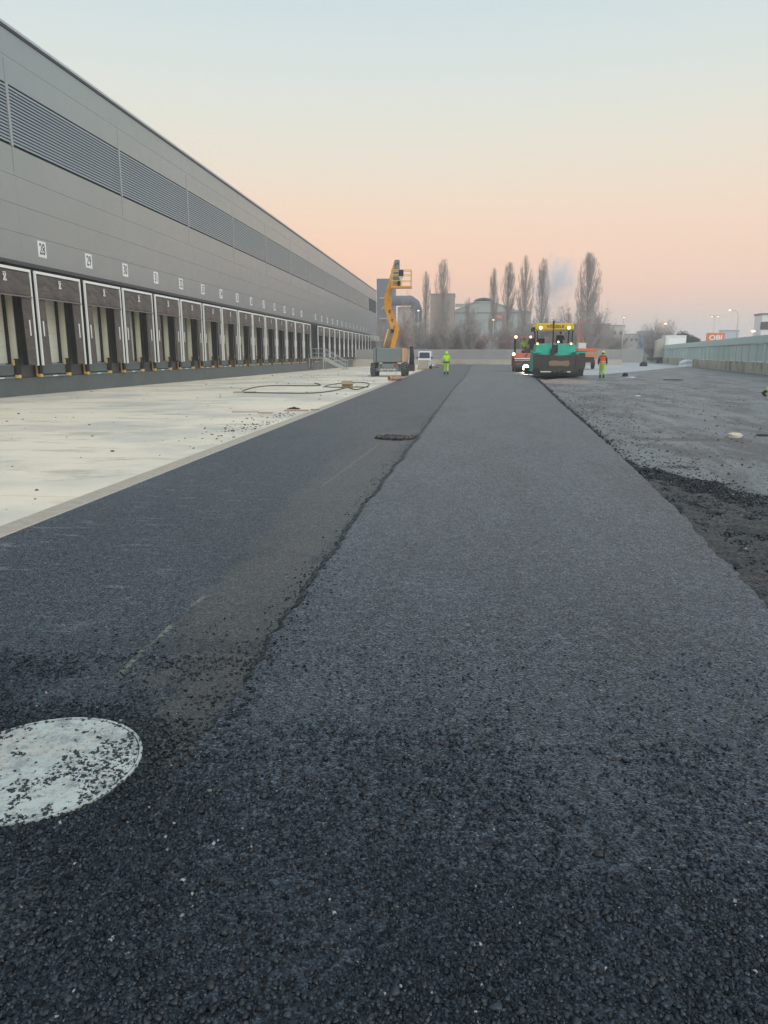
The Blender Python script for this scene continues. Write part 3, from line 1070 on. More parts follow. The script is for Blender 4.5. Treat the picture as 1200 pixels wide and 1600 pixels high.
# seams of the cladding
rows = [(5.17, 6.25), (6.25, 7.30), (7.30, 8.37), (8.37, 9.43), (11.65, 12.65), (12.65, 13.62)]
bays = [28.99 - 9.35 * 2 + 9.35 * i for i in range(15)]
bays = [Y0] + bays + [Y1]
box('backing_wall', M['joint'], wh, -0.6, -0.07, Y0, Y1 - 0.02, 4.9, 13.6)
for za, zb in rows:
    for ya, yb in zip(bays, bays[1:]):
        m = MB().box(-0.07, 0.0, ya + 0.002, yb - 0.002, za + 0.005, zb - 0.005)
        m.build('wall_panel', M['cladding'], wh)
# end wall and roof
box('end_wall', M['cladding'], wh, -60, -0.6, Y1 - 0.2, Y1, -0.8, 13.6)
box('roof', M['coping'], wh, -60, -0.6, Y0, Y1 - 0.2, 13.3, 13.5)
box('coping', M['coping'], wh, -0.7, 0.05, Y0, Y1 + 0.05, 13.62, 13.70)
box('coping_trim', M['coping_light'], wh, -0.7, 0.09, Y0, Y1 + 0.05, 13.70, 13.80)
box('corner_post', M['cladding'], wh, -0.1, 0.012, Y1 - 0.2, Y1 + 0.012, -0.8, 13.6)
# louvre banks: between mullions
mull = [28.99 - 9.35 * 2 + 9.35 * i for i in range(14)]
lb = [Y0 + 0.3] + mull
lb = [y for y in lb if y < 138] + [138.2]
slat_cache = {}
NS = 17
for ya, yb in zip(lb, lb[1:]):
    L = round(yb - ya - 0.16, 2)
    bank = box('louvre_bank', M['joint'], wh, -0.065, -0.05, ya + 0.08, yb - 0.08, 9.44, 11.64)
    if L not in slat_cache:
        sm = MB()
        sm.prism([(-0.016, 0.045), (0.014, -0.042), (0.018, -0.036), (-0.010, 0.049)], 'y', 0, L)
        slat_cache[L] = sm.mesh('slat', M['slat'])
    for k in range(NS):
        z = 9.50 + (k + 0.5) * (2.1 / NS)
        place('slat', slat_cache[L], bank, (0, ya + 0.08, z))
    box('mullion', M['slat'], wh, -0.05, 0.035, yb - 0.08, yb + 0.08, 9.43, 11.66)
    box('cover_strip', M['cladding'], wh, 0.001, 0.012, yb - 0.03, yb + 0.03, 8.5, 9.43)
    box('cover_strip', M['cladding'], wh, 0.001, 0.012, yb - 0.03, yb + 0.03, 11.66, 12.5)
box('drip_flashing', M['flash'], wh, -0.1, 0.06, Y0, Y1, 5.02, 5.168)
box('head_band', M['shroud'], wh, -0.3, -0.02, Y0, Y1, 4.70, 5.02)
# lower wall between dock openings and the plinth
DOCKS = []
for nr in range(26, 42):
    k = nr - 28
    DOCKS.append((nr, 30.43 + 7.7 * (k // 2) + 3.90 * (k % 2)))
for nr in range(42, 55):
    k = nr - 42
    DOCKS.append((nr, 88.28 + 7.7 * (k // 2) + 3.86 * (k % 2)))
prev = Y0
for nr, c in DOCKS:
    box('wall_pier', M['flash'], wh, -0.6, -0.05, prev, c - 1.42, 0.68, 4.7)
    box('lintel', M['flash'], wh, -0.6, -0.05, c - 1.42, c + 1.42, 4.25, 4.7)
    prev = c + 1.42
box('wall_pier', M['flash'], wh, -0.6, -0.05, prev, Y1 - 0.2, 0.68, 4.7)
box('plinth', M['plinth'], wh, -0.6, 0.0, Y0, Y1 - 0.2, -1.0, 0.66)
box('dock_pit_wall', M['plinth'], wh, -0.62, -0.3, Y0, Y1 - 0.25, 0.6, 1.18)
# end bay beyond the last dock: pale box sign and canopy
box('end_canopy', M['steel'], wh, 0.0, 0.75, 139.6, 149.4, 4.0, 5.0, bevel=0.02)
box('end_door', M['greendoor'], wh, 0.0, 0.03, 141, 148, 0.0, 3.6)


# ------------------------------------------------------------------ loading docks
def curtain_mesh():
    vs, fs = [], []
    nx, nzz = 26, 8
    for j in range(nzz + 1):
        z = 3.74 + (4.72 - 3.74) * j / nzz
        for i in range(nx + 1):
            y = -1.68 + 3.36 * i / nx
            b = (1 - j / nzz)
            x = 0.6 - 0.02 + 0.05 * b * math.sin(i * 0.6) * 0.4 + 0.035 * b + 0.02 * nz(y * 2.2, z * 2.5)
            vs.append((x, y, z))
    for j in range(nzz):
        for i in range(nx):
            a = j * (nx + 1) + i
            fs.append((a, a + 1, a + nx + 2, a + nx + 1))
    m = MB().add(vs, fs)
    me = m.mesh('top_curtain', M['curtain'], True)
    return me


def make_dock(nr, c):
    d = thing('loading_dock', '', 'loading dock', (XW, c, 0), group='loading docks in a row along the warehouse')
    W2 = 1.75
    # white trim of the cushion shelter
    box('side_trim', M['white'], d, 0.55, 0.63, -W2, -W2 + 0.065, 1.15, 4.70)
    box('side_trim', M['white'], d, 0.55, 0.63, W2 - 0.065, W2, 1.15, 4.70)
    box('top_trim', M['white'], d, 0.55, 0.63, -W2, W2, 4.702, 4.80)
    # black side and top shrouds back to the wall
    box('shroud', M['shroud'], d, 0.0, 0.55, -W2 + 0.01, -W2 + 0.05, 1.17, 4.72)
    box('shroud', M['shroud'], d, 0.0, 0.55, W2 - 0.05, W2 - 0.01, 1.17, 4.72)
    box('top_shroud', M['shroud'], d, -0.02, 0.55, -W2 + 0.05, W2 - 0.05, 4.60, 4.72)
    cu = place('top_curtain', curtain_mesh(), d)
    sol = cu.modifiers.new('thickness', 'SOLIDIFY')
    sol.thickness = 0.01
    box('hem', M['hem'], cu, 0.625, 0.66, -1.67, 1.67, 3.735, 3.78)
    # hourglass mark
    lm = MB()
    x = 0.645
    lm.prism([(-0.10, 4.50), (0.10, 4.50), (0.10, 4.46), (0.03, 4.38), (0.10, 4.29), (0.12, 4.25), (-0.12, 4.25), (-0.10, 4.29), (-0.03, 4.38), (-0.10, 4.46)], 'x', x, x + 0.006)
    lm.prism([(-0.10, 4.56), (0.10, 4.56), (0.10, 4.53), (-0.10, 4.53)], 'x', x, x + 0.006)
    mk = lm.build('hourglass_mark', M['white'], cu)
    lm2 = MB().prism([(-0.045, 4.28), (0.045, 4.28), (0.0, 4.34)], 'x', x + 0.006, x + 0.010)
    lm2.prism([(-0.05, 4.475), (0.05, 4.475), (0.0, 4.42)], 'x', x + 0.006, x + 0.010)
    lm2.build('mark_inset', M['curtain'], cu)
    for s in (-1, 1):
        f = MB()
        ya, yb = sorted((s * (W2 - 0.075), s * (W2 - 0.075 - 0.60)))
        inner = ya if s > 0 else yb
        outer = yb if s > 0 else ya
        f.hexa([(0.575, outer, 1.17), (0.59, outer, 1.17), (0.60, inner, 1.17), (0.585, inner, 1.17)],
               [(0.575, outer, 3.76), (0.59, outer, 3.76), (0.55, inner, 3.76), (0.535, inner, 3.76)])
        fo = f.build('side_flap', M['curtain'], d)
        yc = s * (W2 - 0.33)
        MB().hexa([(0.592, yc - 0.03, 2.3), (0.606, yc - 0.03, 2.3), (0.606, yc + 0.03, 2.3), (0.592, yc + 0.03, 2.3)],
                  [(0.580, yc - 0.03, 2.9), (0.604, yc - 0.03, 2.9), (0.604, yc + 0.03, 2.9), (0.580, yc + 0.03, 2.9)]).build('guide_mark', M['white'], fo)
    # door leaf set back in the wall
    lf = box('door_leaf', M['leaf'], d, -0.45, -0.40, -1.27, 1.27, 1.24, 4.2)
    for z in (1.85, 2.46, 3.07, 3.68):
        box('leaf_seam', M['reveal'], lf, -0.401, -0.396, -1.27, 1.27, z, z + 0.02)
    box('door_track', M['shroud'], d, -0.46, -0.30, -1.42, -1.27, 1.2, 4.25)
    box('door_track', M['shroud'], d, -0.46, -0.30, 1.27, 1.42, 1.2, 4.25)
    box('reveal', M['reveal'], d, -0.30, -0.03, -1.419, -1.37, 1.2, 4.25)
    box('reveal', M['reveal'], d, -0.30, -0.03, 1.37, 1.419, 1.2, 4.25)
    p = MB()
    p.tube([(0.30, W2 - 0.12, 1.2), (0.30, W2 - 0.12, 4.5)], 0.022, 6)
    p.build('shelter_strut', M['steel'], d)
    p = MB()
    p.tube([(0.30, W2 - 0.12, 1.25), (0.52, W2 - 0.2, 1.75)], 0.018, 6)
    p.build('shelter_brace', M['steel'], d)
    MB().tube([(0.30, -W2 + 0.12, 1.2), (0.30, -W2 + 0.12, 4.5)], 0.022, 6).build('shelter_strut', M['steel'], d)
    # leveller and its pit
    lv = box('leveller_lip', M['plinth'], d, -0.3, 0.02, -0.98, 0.98, 0.78, 1.16, bevel=0.01)
    box('leveller_deck', M['machinegrey'], d, -0.4, -0.02, -1.0, 1.0, 1.16, 1.20)
    lb_ = box('base_bar', M['machinegrey'], d, -0.02, 0.06, -0.98, 0.98, 0.66, 0.735)
    box('maker_plate', M['white'], lb_, 0.061, 0.064, -0.12, 0.25, 0.68, 0.72)
    box('maker_plate', M['blue'], lb_, 0.061, 0.064, 0.25, 0.40, 0.68, 0.72)
    for s in (-1, 1):
        y = s * 1.13
        box('bumper', M['rubber'], d, 0.0, 0.16, y - 0.11, y + 0.11, 0.80, 1.42 if s > 0 else 1.16, bevel=0.012)
        box('bumper_foot', M['yellow'], d, 0.0, 0.15, y - 0.10, y + 0.10, 0.67, 0.80, bevel=0.012)
        box('bumper_guard', M['yellow'], d, 0.0, 0.05, y - 0.15, y - 0.112, 0.70 if s < 0 else 1.16, 1.16 if s < 0 else 1.38)
    return d


UNITS = ['', 'one', 'two', 'three', 'four', 'five', 'six', 'seven', 'eight', 'nine']
TENS = {2: 'twenty', 3: 'thirty', 4: 'forty', 5: 'fifty'}


def words(n_):
    return TENS[n_ // 10] + (' ' + UNITS[n_ % 10] if n_ % 10 else '')


dock0 = make_dock(*DOCKS[0])
side = {26: 'outermost on the left, mostly out of view', 27: 'cut off by the left edge of the photo'}
for i, (nr, c) in enumerate(DOCKS):
    lab = 'loading dock with dark curtain and white trim below the sign reading ' + words(nr)
    if nr == 54:
        lab = 'last loading dock, farthest along the wall'
    if nr == 41:
        lab = 'loading dock just before the steel stairs'
    if nr == 42:
        lab = 'first loading dock beyond the steel stairs'
    if nr in side:
        lab = 'loading dock with dark curtain, ' + side[nr]
    if i == 0:
        dock0['label'] = lab
    else:
        copy_tree(dock0, (XW, c, 0), lab)
for nr, c in DOCKS:
    s = thing('number_sign', 'white wall sign with dark numerals reading ' + words(nr) + ' above its dock', 'sign', (XW, c, 5.83), group='number signs above the docks')
    box('plate', M['white'], s, 0.002, 0.02, -0.30, 0.30, -0.32, 0.32)
    tm = text_mesh(str(nr), 0.64, M['flash'], 0.003, 0.66, 0.004)
    place('digits', tm, s, (0.024, 0, -0.01), (R(90), 0, R(90)))

# ------------------------------------------------------------------ stairs and staff door in the skipped bay
sd_ = thing('staff_door', 'dark green grey service door in the wall at the top of the steel stairs', 'door', (XW, 84.4, 0))
box('door_leaf', M['greendoor'], sd_, -0.04, 0.04, -0.5, 0.5, 1.2, 3.3, bevel=0.01)
box('door_frame', M['flash'], sd_, -0.05, 0.02, -0.6, 0.6, 1.18, 3.4)
box('surround', M['greendoor'], sd_, -0.05, 0.015, -1.9, 1.9, 3.45, 4.7)
box('handle', M['steel'], sd_, 0.04, 0.09, 0.35, 0.4, 2.1, 2.3)
for k in range(10):
    MB().bar((0.05, -1.6 + k * 0.03, 4.4 - k * 0.25), (0.05, 1.6, 4.0 - k * 0.25), 0.03, 0.02).build('hanging_strip', M['shroud'], sd_)

stz = -0.22
sr = thing('steel_stairs', 'galvanised steel stairs with landing and railings leading down to the apron', 'stairs', (XW, 84.4, 0))
box('landing', M['steel'], sr, 0.0, 1.75, -0.75, 0.75, 1.08, 1.16, bevel=0.01)
foot = Vector((4.25, 0, stz))
for s in (-1, 1):
    MB().bar((1.7, s * 0.72, 1.08), (4.3, s * 0.72, stz + 0.06), 0.05, 0.24).build('stringer', M['steel'], sr)
for k in range(7):
    f = (k + 0.6) / 7
    x = 1.78 + 2.45 * f
    z = 1.12 + (stz - 1.12) * f
    box('step', M['steel'], sr, x - 0.14, x + 0.14, -0.69, 0.69, z - 0.015, z + 0.015)
for s in (-1, 1):
    for x in (0.1, 1.7):
        MB().tube([(x, s * 0.7, stz if x > 1 else 0.2), (x, s * 0.7, 1.1)], 0.045, 8).build('post', M['steel'], sr)
    for zz, nm in ((1.05, 'handrail'), (0.55, 'mid_rail'), (0.12, 'toe_board')):
        MB().tube([(0.1, s * 0.73, 1.14 + zz), (1.72, s * 0.73, 1.14 + zz), (4.22, s * 0.73, stz + zz)], 0.026, 6).build(nm, M['steel'], sr)
    for x in (0.1, 0.9, 1.72):
        MB().tube([(x, s * 0.73, 1.12), (x, s * 0.73, 2.2)], 0.024, 6).build('baluster', M['steel'], sr)
    for k in range(1, 5):
        f = k / 4
        x = 1.72 + 2.5 * f
        z = 1.14 + (stz - 1.14) * f
        MB().tube([(x, s * 0.73, z), (x, s * 0.73, z + 1.05)], 0.024, 6).build('baluster', M['steel'], sr)

# ------------------------------------------------------------------ boom lift
def wheel(parent, name, x, y, z, r, w, tyre, hub, lugs=0, axis='x'):
    m = MB()
    n = 24
    prof = [(-w / 2, r * 0.55), (-w / 2, r * 0.9), (-w * 0.38, r), (w * 0.38, r), (w / 2, r * 0.9), (w / 2, r * 0.55)]
    vs = []
    for k in range(n):
        a = 2 * math.pi * k / n
        for px, pr in prof:
            vs.append((px, pr * math.cos(a), pr * math.sin(a)))
    q = len(prof)
    fs = [(k * q + i, ((k + 1) % n) * q + i, ((k + 1) % n) * q + i + 1, k * q + i + 1) for k in range(n) for i in range(q - 1)]
    m.add(vs, fs)
    o = m.build(name, tyre, parent, smooth=False, loc=(x, y, z))
    h = MB()
    h.tube([(-w * 0.42, 0, 0), (w * 0.42, 0, 0)], r * 0.56, 16)
    h.tube([(-w * 0.5, 0, 0), (w * 0.5, 0, 0)], r * 0.2, 10)
    h.build('rim', hub, o)
    if lugs:
        g = MB()
        for k in range(lugs):
            a = 2 * math.pi * k / lugs
            for s in (-1, 1):
                aa = a + (0.5 * 2 * math.pi / lugs if s > 0 else 0)
                c_, s_ = math.cos(aa), math.sin(aa)
                g.bar((s * w * 0.46, (r * 1.01) * c_, (r * 1.01) * s_), (s * w * 0.03, (r * 1.01) * math.cos(aa + 0.12), (r * 1.01) * math.sin(aa + 0.12)), 0.05, 0.05,
                      up=(0, c_, s_))
        g.build('tread_lugs', M['tread'], o)
    return o


bl = thing('boom_lift', 'yellow articulated boom lift with grey chassis and a raised work basket', 'boom lift', (-5.45, 54.0, 0))
B = bl
ch = MB()
ch.box(-0.75, 0.75, 0.2, 2.6, 0.35, 0.85)
ch.box(-0.5, 0.5, 0.0, 2.8, 0.42, 0.70)
ch.build('chassis', M['machinegrey'], B, bevel=0.03)
for y in (0.45, 2.55):
    box('axle', M['machinegrey'], B, -0.95, 0.95, y - 0.12, y + 0.12, 0.36, 0.60, bevel=0.02)
    for s in (-1, 1):
        wheel(B, 'wheel', s * 1.12, y, 0.47, 0.47, 0.36, M['tyre'], M['machinegrey'], 16)
hp = MB()
for k in range(5):
    hp.box(-0.5 + 0.22 * k, -0.36 + 0.22 * k, -0.06, 0.05, 0.38 + 0.05 * (k % 2), 0.60)
hp.tube([(-0.62, -0.05, 0.48), (0.62, -0.05, 0.48)], 0.05, 8)
hp.build('steering_gear', M['steel'], B)
box('frame_front', M['machinegrey'], B, -0.42, 0.42, -0.12, 0.05, 0.60, 0.92, bevel=0.02)
box('turntable', M['darkmetal'], B, -0.5, 0.5, 0.9, 2.1, 0.85, 1.0)
cw = MB()
cw.prism([(-1.10, 1.0), (0.95, 1.0), (0.97, 1.2), (0.97, 2.0), (-1.10, 2.03)], 'y', 0.0, 2.6)
cw.build('turret_cover', M['machinegrey'], B, bevel=0.06)
M['paleorange'] = paint('faded_orange_panel', (0.72, 0.40, 0.20), 0.5)
box('orange_side_panel', M['paleorange'], B, 0.975, 1.18, 0.1, 2.5, 1.02, 2.0, bevel=0.05)
box('hazard_plate', M['red'], B, 0.35, 0.62, -0.03, 0.0, 0.75, 0.95)
# folding arms (seen from behind the counterweight)
def P(x, z, y=0.6):
    return (x + 5.45, y, z)
MB().bar(P(-5.20, 1.95), P(-4.84, 3.45), 0.34, 0.34).build('lower_arm', M['boomyellow'], B, bevel=0.02)
MB().tube([P(-5.85, 2.0, 0.3), P(-5.46, 3.35, 0.35)], 0.07, 8).build('lift_cylinder', M['lightyellow'], B, smooth=True)
MB().tube([P(-5.58, 2.0, 0.9), P(-5.32, 3.2, 0.9)], 0.06, 8).build('lift_cylinder', M['boomyellow'], B, smooth=True)
MB().bar(P(-4.86, 3.35, 0.75), P(-5.50, 5.0, 0.75), 0.20, 0.26).build('middle_arm', M['boomyellow'], B, bevel=0.015)
MB().bar(P(-5.14, 3.25, 0.3), P(-5.66, 4.9, 0.3), 0.16, 0.2).build('middle_arm', M['boomyellow'], B, bevel=0.015)
for k in range(6):
    f = (k + 0.5) / 6
    a = Vector(P(-5.14, 3.25, 0.3)).lerp(Vector(P(-5.66, 4.9, 0.3)), f)
    b = Vector(P(-4.86, 3.35, 0.75)).lerp(Vector(P(-5.50, 5.0, 0.75)), f)
    MB().bar(a, b, 0.06, 0.08).build('arm_link', M['lightyellow'] if k % 2 else M['darkmetal'], B)
box('knuckle_pin', M['darkmetal'], B, *(-5.28 + 5.45, -5.08 + 5.45), 0.1, 0.9, 3.1, 3.35)
MB().prism([(-0.30, 4.68), (0.14, 4.66), (0.16, 5.0), (0.20, 5.35), (0.06, 5.78), (-0.28, 5.78), (-0.32, 5.3)], 'y', 0.25, 0.85).build('knuckle', M['boomyellow'], B, bevel=0.04)
MB().bar(P(-5.60, 5.5, 0.5), P(-4.83, 7.95, 0.2), 0.30, 0.34).build('upper_boom', M['boomyellow'], B, bevel=0.02)
MB().bar(P(-5.50, 6.1, 0.3), P(-4.95, 7.95, 0.05), 0.08, 0.10).build('boom_hose', M['lightyellow'], B)
box('boom_tip', M['machinegrey'], B, -4.98 + 5.45, -4.66 + 5.45, -0.1, 0.4, 7.72, 8.06, bevel=0.03)
MB().prism([(0.62, 7.85), (0.80, 7.85), (0.84, 6.55), (0.60, 6.30), (0.28, 6.55)], 'y', -0.1, 0.15).build('jib', M['machinegrey'], B, bevel=0.02)
MB().bar(P(-5.10, 6.45, -0.1), P(-4.55, 6.2, -0.3), 0.12, 0.14).build('jib_arm', M['boomyellow'], B)
box('basket_mount', M['darkmetal'], B, -4.75 + 5.45, -4.55 + 5.45, -0.4, 0.0, 6.15, 6.6)
bk = thing('tmp', '', 'x')
bpy.data.objects.remove(bk)
bas = box('basket', M['boomyellow'], B, -5.15 + 5.45, -3.74 + 5.45, -1.1, -0.2, 6.08, 6.2, bevel=0.01)
for z in (6.55, 6.95, 7.26):
    q = [(-5.12, -1.08), (-3.77, -1.08), (-3.77, -0.22), (-5.12, -0.22), (-5.12, -1.08)]
    MB().tube([(x + 5.45, y, z) for x, y in q], 0.022 if z < 7 else 0.028, 6).build('rail', M['lightyellow'], bas)
for x in (-5.12, -4.45, -3.77):
    for y in (-1.08, -0.22):
        MB().tube([(x + 5.45, y, 6.1), (x + 5.45, y, 7.26)], 0.024, 6).build('upright', M['lightyellow'], bas)
box('control_box', M['darkmetal'], bas, -4.60 + 5.45, -4.28 + 5.45, -1.14, -0.95, 6.85, 7.28, bevel=0.02)
box('control_panel', M['steel'], bas, -4.58 + 5.45, -4.30 + 5.45, -1.16, -1.14, 6.72, 6.84)
MB().tube([(-0.85, -0.02, 2.03), (-0.85, -0.02, 1.0), (-0.9, 0.2, 0.8)], 0.02, 6).build('cable', M['rubber'], B)

# ------------------------------------------------------------------ paver
pv = thing('asphalt_paver', 'green and yellow asphalt paver with a sooty front hopper and lit work lamps', 'paver', (6.67, 54.0, 0))
for s in (-1, 1):
    w = MB()
    # hopper wing: outward-leaning plate with a folded front edge
    w.hexa([(s * 1.05, 0.05, 0.32), (s * 1.05, 2.1, 0.42), (s * 1.13, 2.1, 0.42), (s * 1.13, 0.05, 0.32)][::s],
           [(s * 1.72, 0.0, 1.62), (s * 1.72, 2.2, 1.70), (s * 1.80, 2.2, 1.70), (s * 1.80, 0.0, 1.62)][::s])
    w.build('hopper_wing', M['hopper'], pv, bevel=0.01)
    box('hopper_rim', M['pgreen'], pv, *sorted((s * 1.15, s * 1.82)), 0.1, 2.3, 1.63, 1.75, bevel=0.02)
    box('side_plate', M['pgreen'], pv, *sorted((s * 1.74, s * 1.80)), 0.3, 2.5, 0.35, 1.62, bevel=0.01)
    tk = MB()
    tk.prism([(0.7, 0.05), (3.9, 0.05), (4.3, 0.35), (4.1, 0.68), (0.6, 0.68), (0.35, 0.38)], 'x', s * 1.0 if s > 0 else -1.45, 1.45 if s > 0 else -1.0)
    tk.build('track', M['rubber'], pv, bevel=0.03)
hf = MB()
hf.prism([(-1.62, 0.30), (-0.70, 0.36), (0.70, 0.36), (1.62, 0.30), (1.78, 0.60), (1.80, 1.58), (0.9, 1.55), (0.3, 1.50), (-0.3, 1.50), (-0.9, 1.55), (-1.80, 1.58), (-1.78, 0.60)], 'y', -0.05, 0.03)
hfo = hf.build('hopper_front_plate', M['hopper'], pv, bevel=0.012)
for x in (-1.15, -0.72, 0.72, 1.15):
    MB().bar((x, -0.065, 0.42), (x * 1.02, -0.065, 1.48), 0.05, 0.03).build('plate_rib', M['hopper'], hfo)
# mix left in the hopper
vs, fs = [], []
for j in range(9):
    for i in range(17):
        x, y = -1.2 + 2.4 * i / 16, 0.1 + 1.7 * j / 8
        vs.append((x, y, 1.0 + 0.28 * math.exp(-(x * 1.3) ** 2) + 0.12 * nz(x * 2, y * 2) - 0.05 * abs(x)))
for j in range(8):
    for i in range(16):
        a = j * 17 + i
        fs.append((a, a + 1, a + 18, a + 17))
MB().add(vs, fs).build('asphalt_mix', M['hopper'], pv, smooth=True)
MB().prism([(-0.74, 0.84), (-0.50, 0.76), (0.1, 0.80), (0.60, 0.74), (0.80, 0.90), (0.66, 1.16), (0.1, 1.10), (-0.3, 1.16), (-0.68, 1.10)], 'y', -0.085, -0.052).build('dried_mix', M['mix_tan'], pv)
lowb = box('push_beam', M['darkmetal'], pv, -1.35, 1.35, -0.25, 0.0, 0.22, 0.42, bevel=0.02)
for s in (-1, 1):
    MB().tube([(s * 0.12, -0.38, 0.32), (s * 0.52, -0.38, 0.32)], 0.14, 14).build('push_roller', M['darkmetal'], lowb, smooth=True)
box('white_stripe', M['white'], lowb, -1.28, -0.40, -0.262, -0.252, 0.34, 0.41)
box('white_stripe', M['white'], lowb, 0.40, 0.80, -0.262, -0.252, 0.34, 0.41)
box('front_scraper', M['darkmetal'], pv, -1.6, 1.6, -0.1, 0.05, 0.10, 0.22)
box('hanging_flap', M['rubber'], pv, -1.7, -1.35, -0.12, 0.0, 0.05, 0.6)
box('hanging_flap', M['rubber'], pv, 1.35, 1.7, -0.12, 0.0, 0.05, 0.6)
# engine hood
hd = MB()
hd.hexa([(-1.55, 2.3, 1.3), (1.55, 2.3, 1.3), (1.55, 4.6, 1.3), (-1.55, 4.6, 1.3)], [(-1.36, 2.5, 2.3), (1.36, 2.5, 2.3), (1.36, 4.6, 2.3), (-1.36, 4.6, 2.3)])
hood = hd.build('engine_hood', M['pgreen'], pv, bevel=0.04)
box('hood_top', M['steel'], hood, -1.34, 1.34, 2.5, 4.5, 2.301, 2.34, bevel=0.01)
box('hood_recess', M['darkmetal'], hood, -0.16, 0.16, 2.26, 2.5, 1.7, 2.25)
box('body', M['darkmetal'], pv, -1.2, 1.2, 2.2, 5.2, 0.35, 1.3, bevel=0.03)
for s, x in ((-1, -1.3), (1, 1.26)):
    for y in (3.0, 5.0):
        MB().tube([(x * 0.98, y, 2.3), (x, y, 3.3)], 0.05, 8).build('canopy_post', M['darkmetal'], pv)
box('platform', M['darkmetal'], pv, -1.4, 1.4, 4.6, 5.9, 1.5, 1.6)
cn = MB()
cn.prism([(-1.46, 3.32), (1.22, 3.32), (1.30, 3.42), (1.24, 3.78), (-1.40, 3.80), (-1.50, 3.46)], 'y', 2.6, 5.6)
can = cn.build('canopy', M['pyellow'], pv, bevel=0.05)
tm = text_mesh('VÖGELE', 0.28, M['darkmetal'], 0.004, 1.25, 0.004)
place('lettering', tm, can, (-0.05, 2.59, 3.56), (R(90), 0, 0))
box('canopy_side_box', M['darkmetal'], can, -1.62, -1.46, 3.2, 4.8, 3.2, 3.55, bevel=0.02)
MB().tube([(-0.23, 2.2, 1.2), (-0.23, 2.2, 3.85)], 0.045, 8).build('exhaust_pipe', M['darkmetal'], pv)
MB().tube([(-0.23, 2.2, 3.7), (-0.23, 2.2, 3.95)], 0.07, 8).build('exhaust_cap', M['darkmetal'], pv)
box('exhaust_base', M['darkmetal'], pv, -0.36, -0.10, 2.1, 2.3, 1.45, 1.95, bevel=0.02)
scr = MB()
scr.box(-1.9, 1.9, 6.0, 6.7, 0.05, 0.45)
scr.box(-1.9, 1.9, 6.2, 6.9, 0.45, 0.55)
scr.build('screed', M['darkmetal'], pv, bevel=0.02)
for s in (-1, 1):
    MB().bar((s * 1.52, 3.2, 0.8), (s * 1.52, 6.2, 0.35), 0.1, 0.2).build('screed_arm', M['pgreen'], pv)
st = MB()
st.box(0.35, 0.85, 4.7, 5.1, 2.3, 2.42)
st.box(0.35, 0.85, 5.05, 5.15, 2.42, 3.0)
st.build('operator_seat', M['rubber'], pv, bevel=0.04)
box('console', M['darkmetal'], pv, -1.15, -0.6, 4.3, 4.7, 2.3, 2.75, bevel=0.03)


def headlight(parent, x, y, z, r, mat, name='headlight'):
    h = MB()
    h.tube([(0, 0.09, 0), (0, 0, 0)], [r * 0.7, r * 1.12], 14)
    o = h.build(name, M['darkmetal'], parent, loc=(x, y, z))
    MB().ball((0, -0.012, 0), r, 12, 8, sc=(1, 0.35, 1)).build('lens', mat, o, smooth=True)
    return o


for x, z in ((-1.12, 3.47), (0.90, 3.47)):
    headlight(can, x, 2.5, z, 0.13, M['lamp'])
for x, z in ((-1.32, 2.33), (1.10, 2.33)):
    headlight(pv, x, 2.38, z, 0.085, M['lamp'])
headlight(pv, 0.18, 2.38, 2.46, 0.07, M['lampw'])

# ------------------------------------------------------------------ roller
rl = thing('road_roller', 'red orange tandem road roller with lit headlights half hidden by the green paver', 'road roller', (5.5, 68.0, 0))
for y in (0.75, 3.9):
    MB().tube([(-0.92, 0, 0), (0.92, 0, 0)], 0.62, 32).build('drum', M['drum'], rl, smooth=False, loc=(0, y, 0.62))
    box('drum_fork', M['rorange'], rl, -1.02, -0.94, y - 0.2, y + 0.2, 0.5, 1.3, bevel=0.01)
    box('drum_fork', M['rorange'], rl, 0.94, 1.02, y - 0.2, y + 0.2, 0.5, 1.3, bevel=0.01)
fr = MB().box(-1.0, 1.0, 0.05, 1.5, 1.28, 1.66).build('front_frame', M['rorange'], rl, bevel=0.04)
MB().prism([(-0.12, 1.36), (0.0, 1.36), (0.14, 1.60), (0.02, 1.60)], 'y', 0.03, 0.048).build('chevron', M['darkmetal'], fr)
box('white_band', M['white'], fr, -1.0, 0.45, 0.02, 0.045, 1.14, 1.26)
box('scraper_bar', M['steel'], rl, -0.98, 0.98, 0.02, 0.12, 0.98, 1.06)
box('rear_frame', M['rorange'], rl, -1.0, 1.0, 2.9, 4.7, 1.2, 1.7, bevel=0.04)
box('deck', M['darkmetal'], rl, -0.8, 0.8, 1.5, 3.2, 1.0, 1.3)
box('dashboard', M['darkmetal'], rl, -0.1, 0.5, 1.5, 1.7, 1.6, 2.1, bevel=0.03)
box('seat', M['rubber'], rl, -0.2, 0.35, 2.4, 2.9, 1.7, 1.85, bevel=0.03)
for x in (-0.85, 0.85):
    MB().tube([(x, 1.6, 1.5), (x, 1.6, 3.05)], 0.045, 8).build('canopy_post', M['darkmetal'], rl)
    MB().tube([(x, 2.9, 1.5), (x, 2.9, 3.05)], 0.045, 8).build('canopy_post', M['darkmetal'], rl)
box('roof_bar', M['rorange'], rl, -0.9, 0.9, 1.5, 3.0, 3.05, 3.12, bevel=0.02)
headlight(rl, -0.86, 1.42, 3.1, 0.14, M['lamp'])
headlight(rl, 0.46, 1.42, 3.1, 0.11, M['lamp'])
headlight(rl, -1.1, -0.02, 1.58, 0.14, M['lampw'])
M['lampb'] = glow('bright_headlight', (1.0, 0.88, 0.6), 14)
hl = headlight(rl, 0.0, -0.1, 0.40, 0.27, M['lampb'])
spd = bpy.data.lights.new('roller_headlight', 'SPOT')
spd.energy = 700
spd.spot_size = R(70)
spd.spot_blend = 0.8
spd.color = (1, 0.86, 0.6)
spd.shadow_soft_size = 0.15
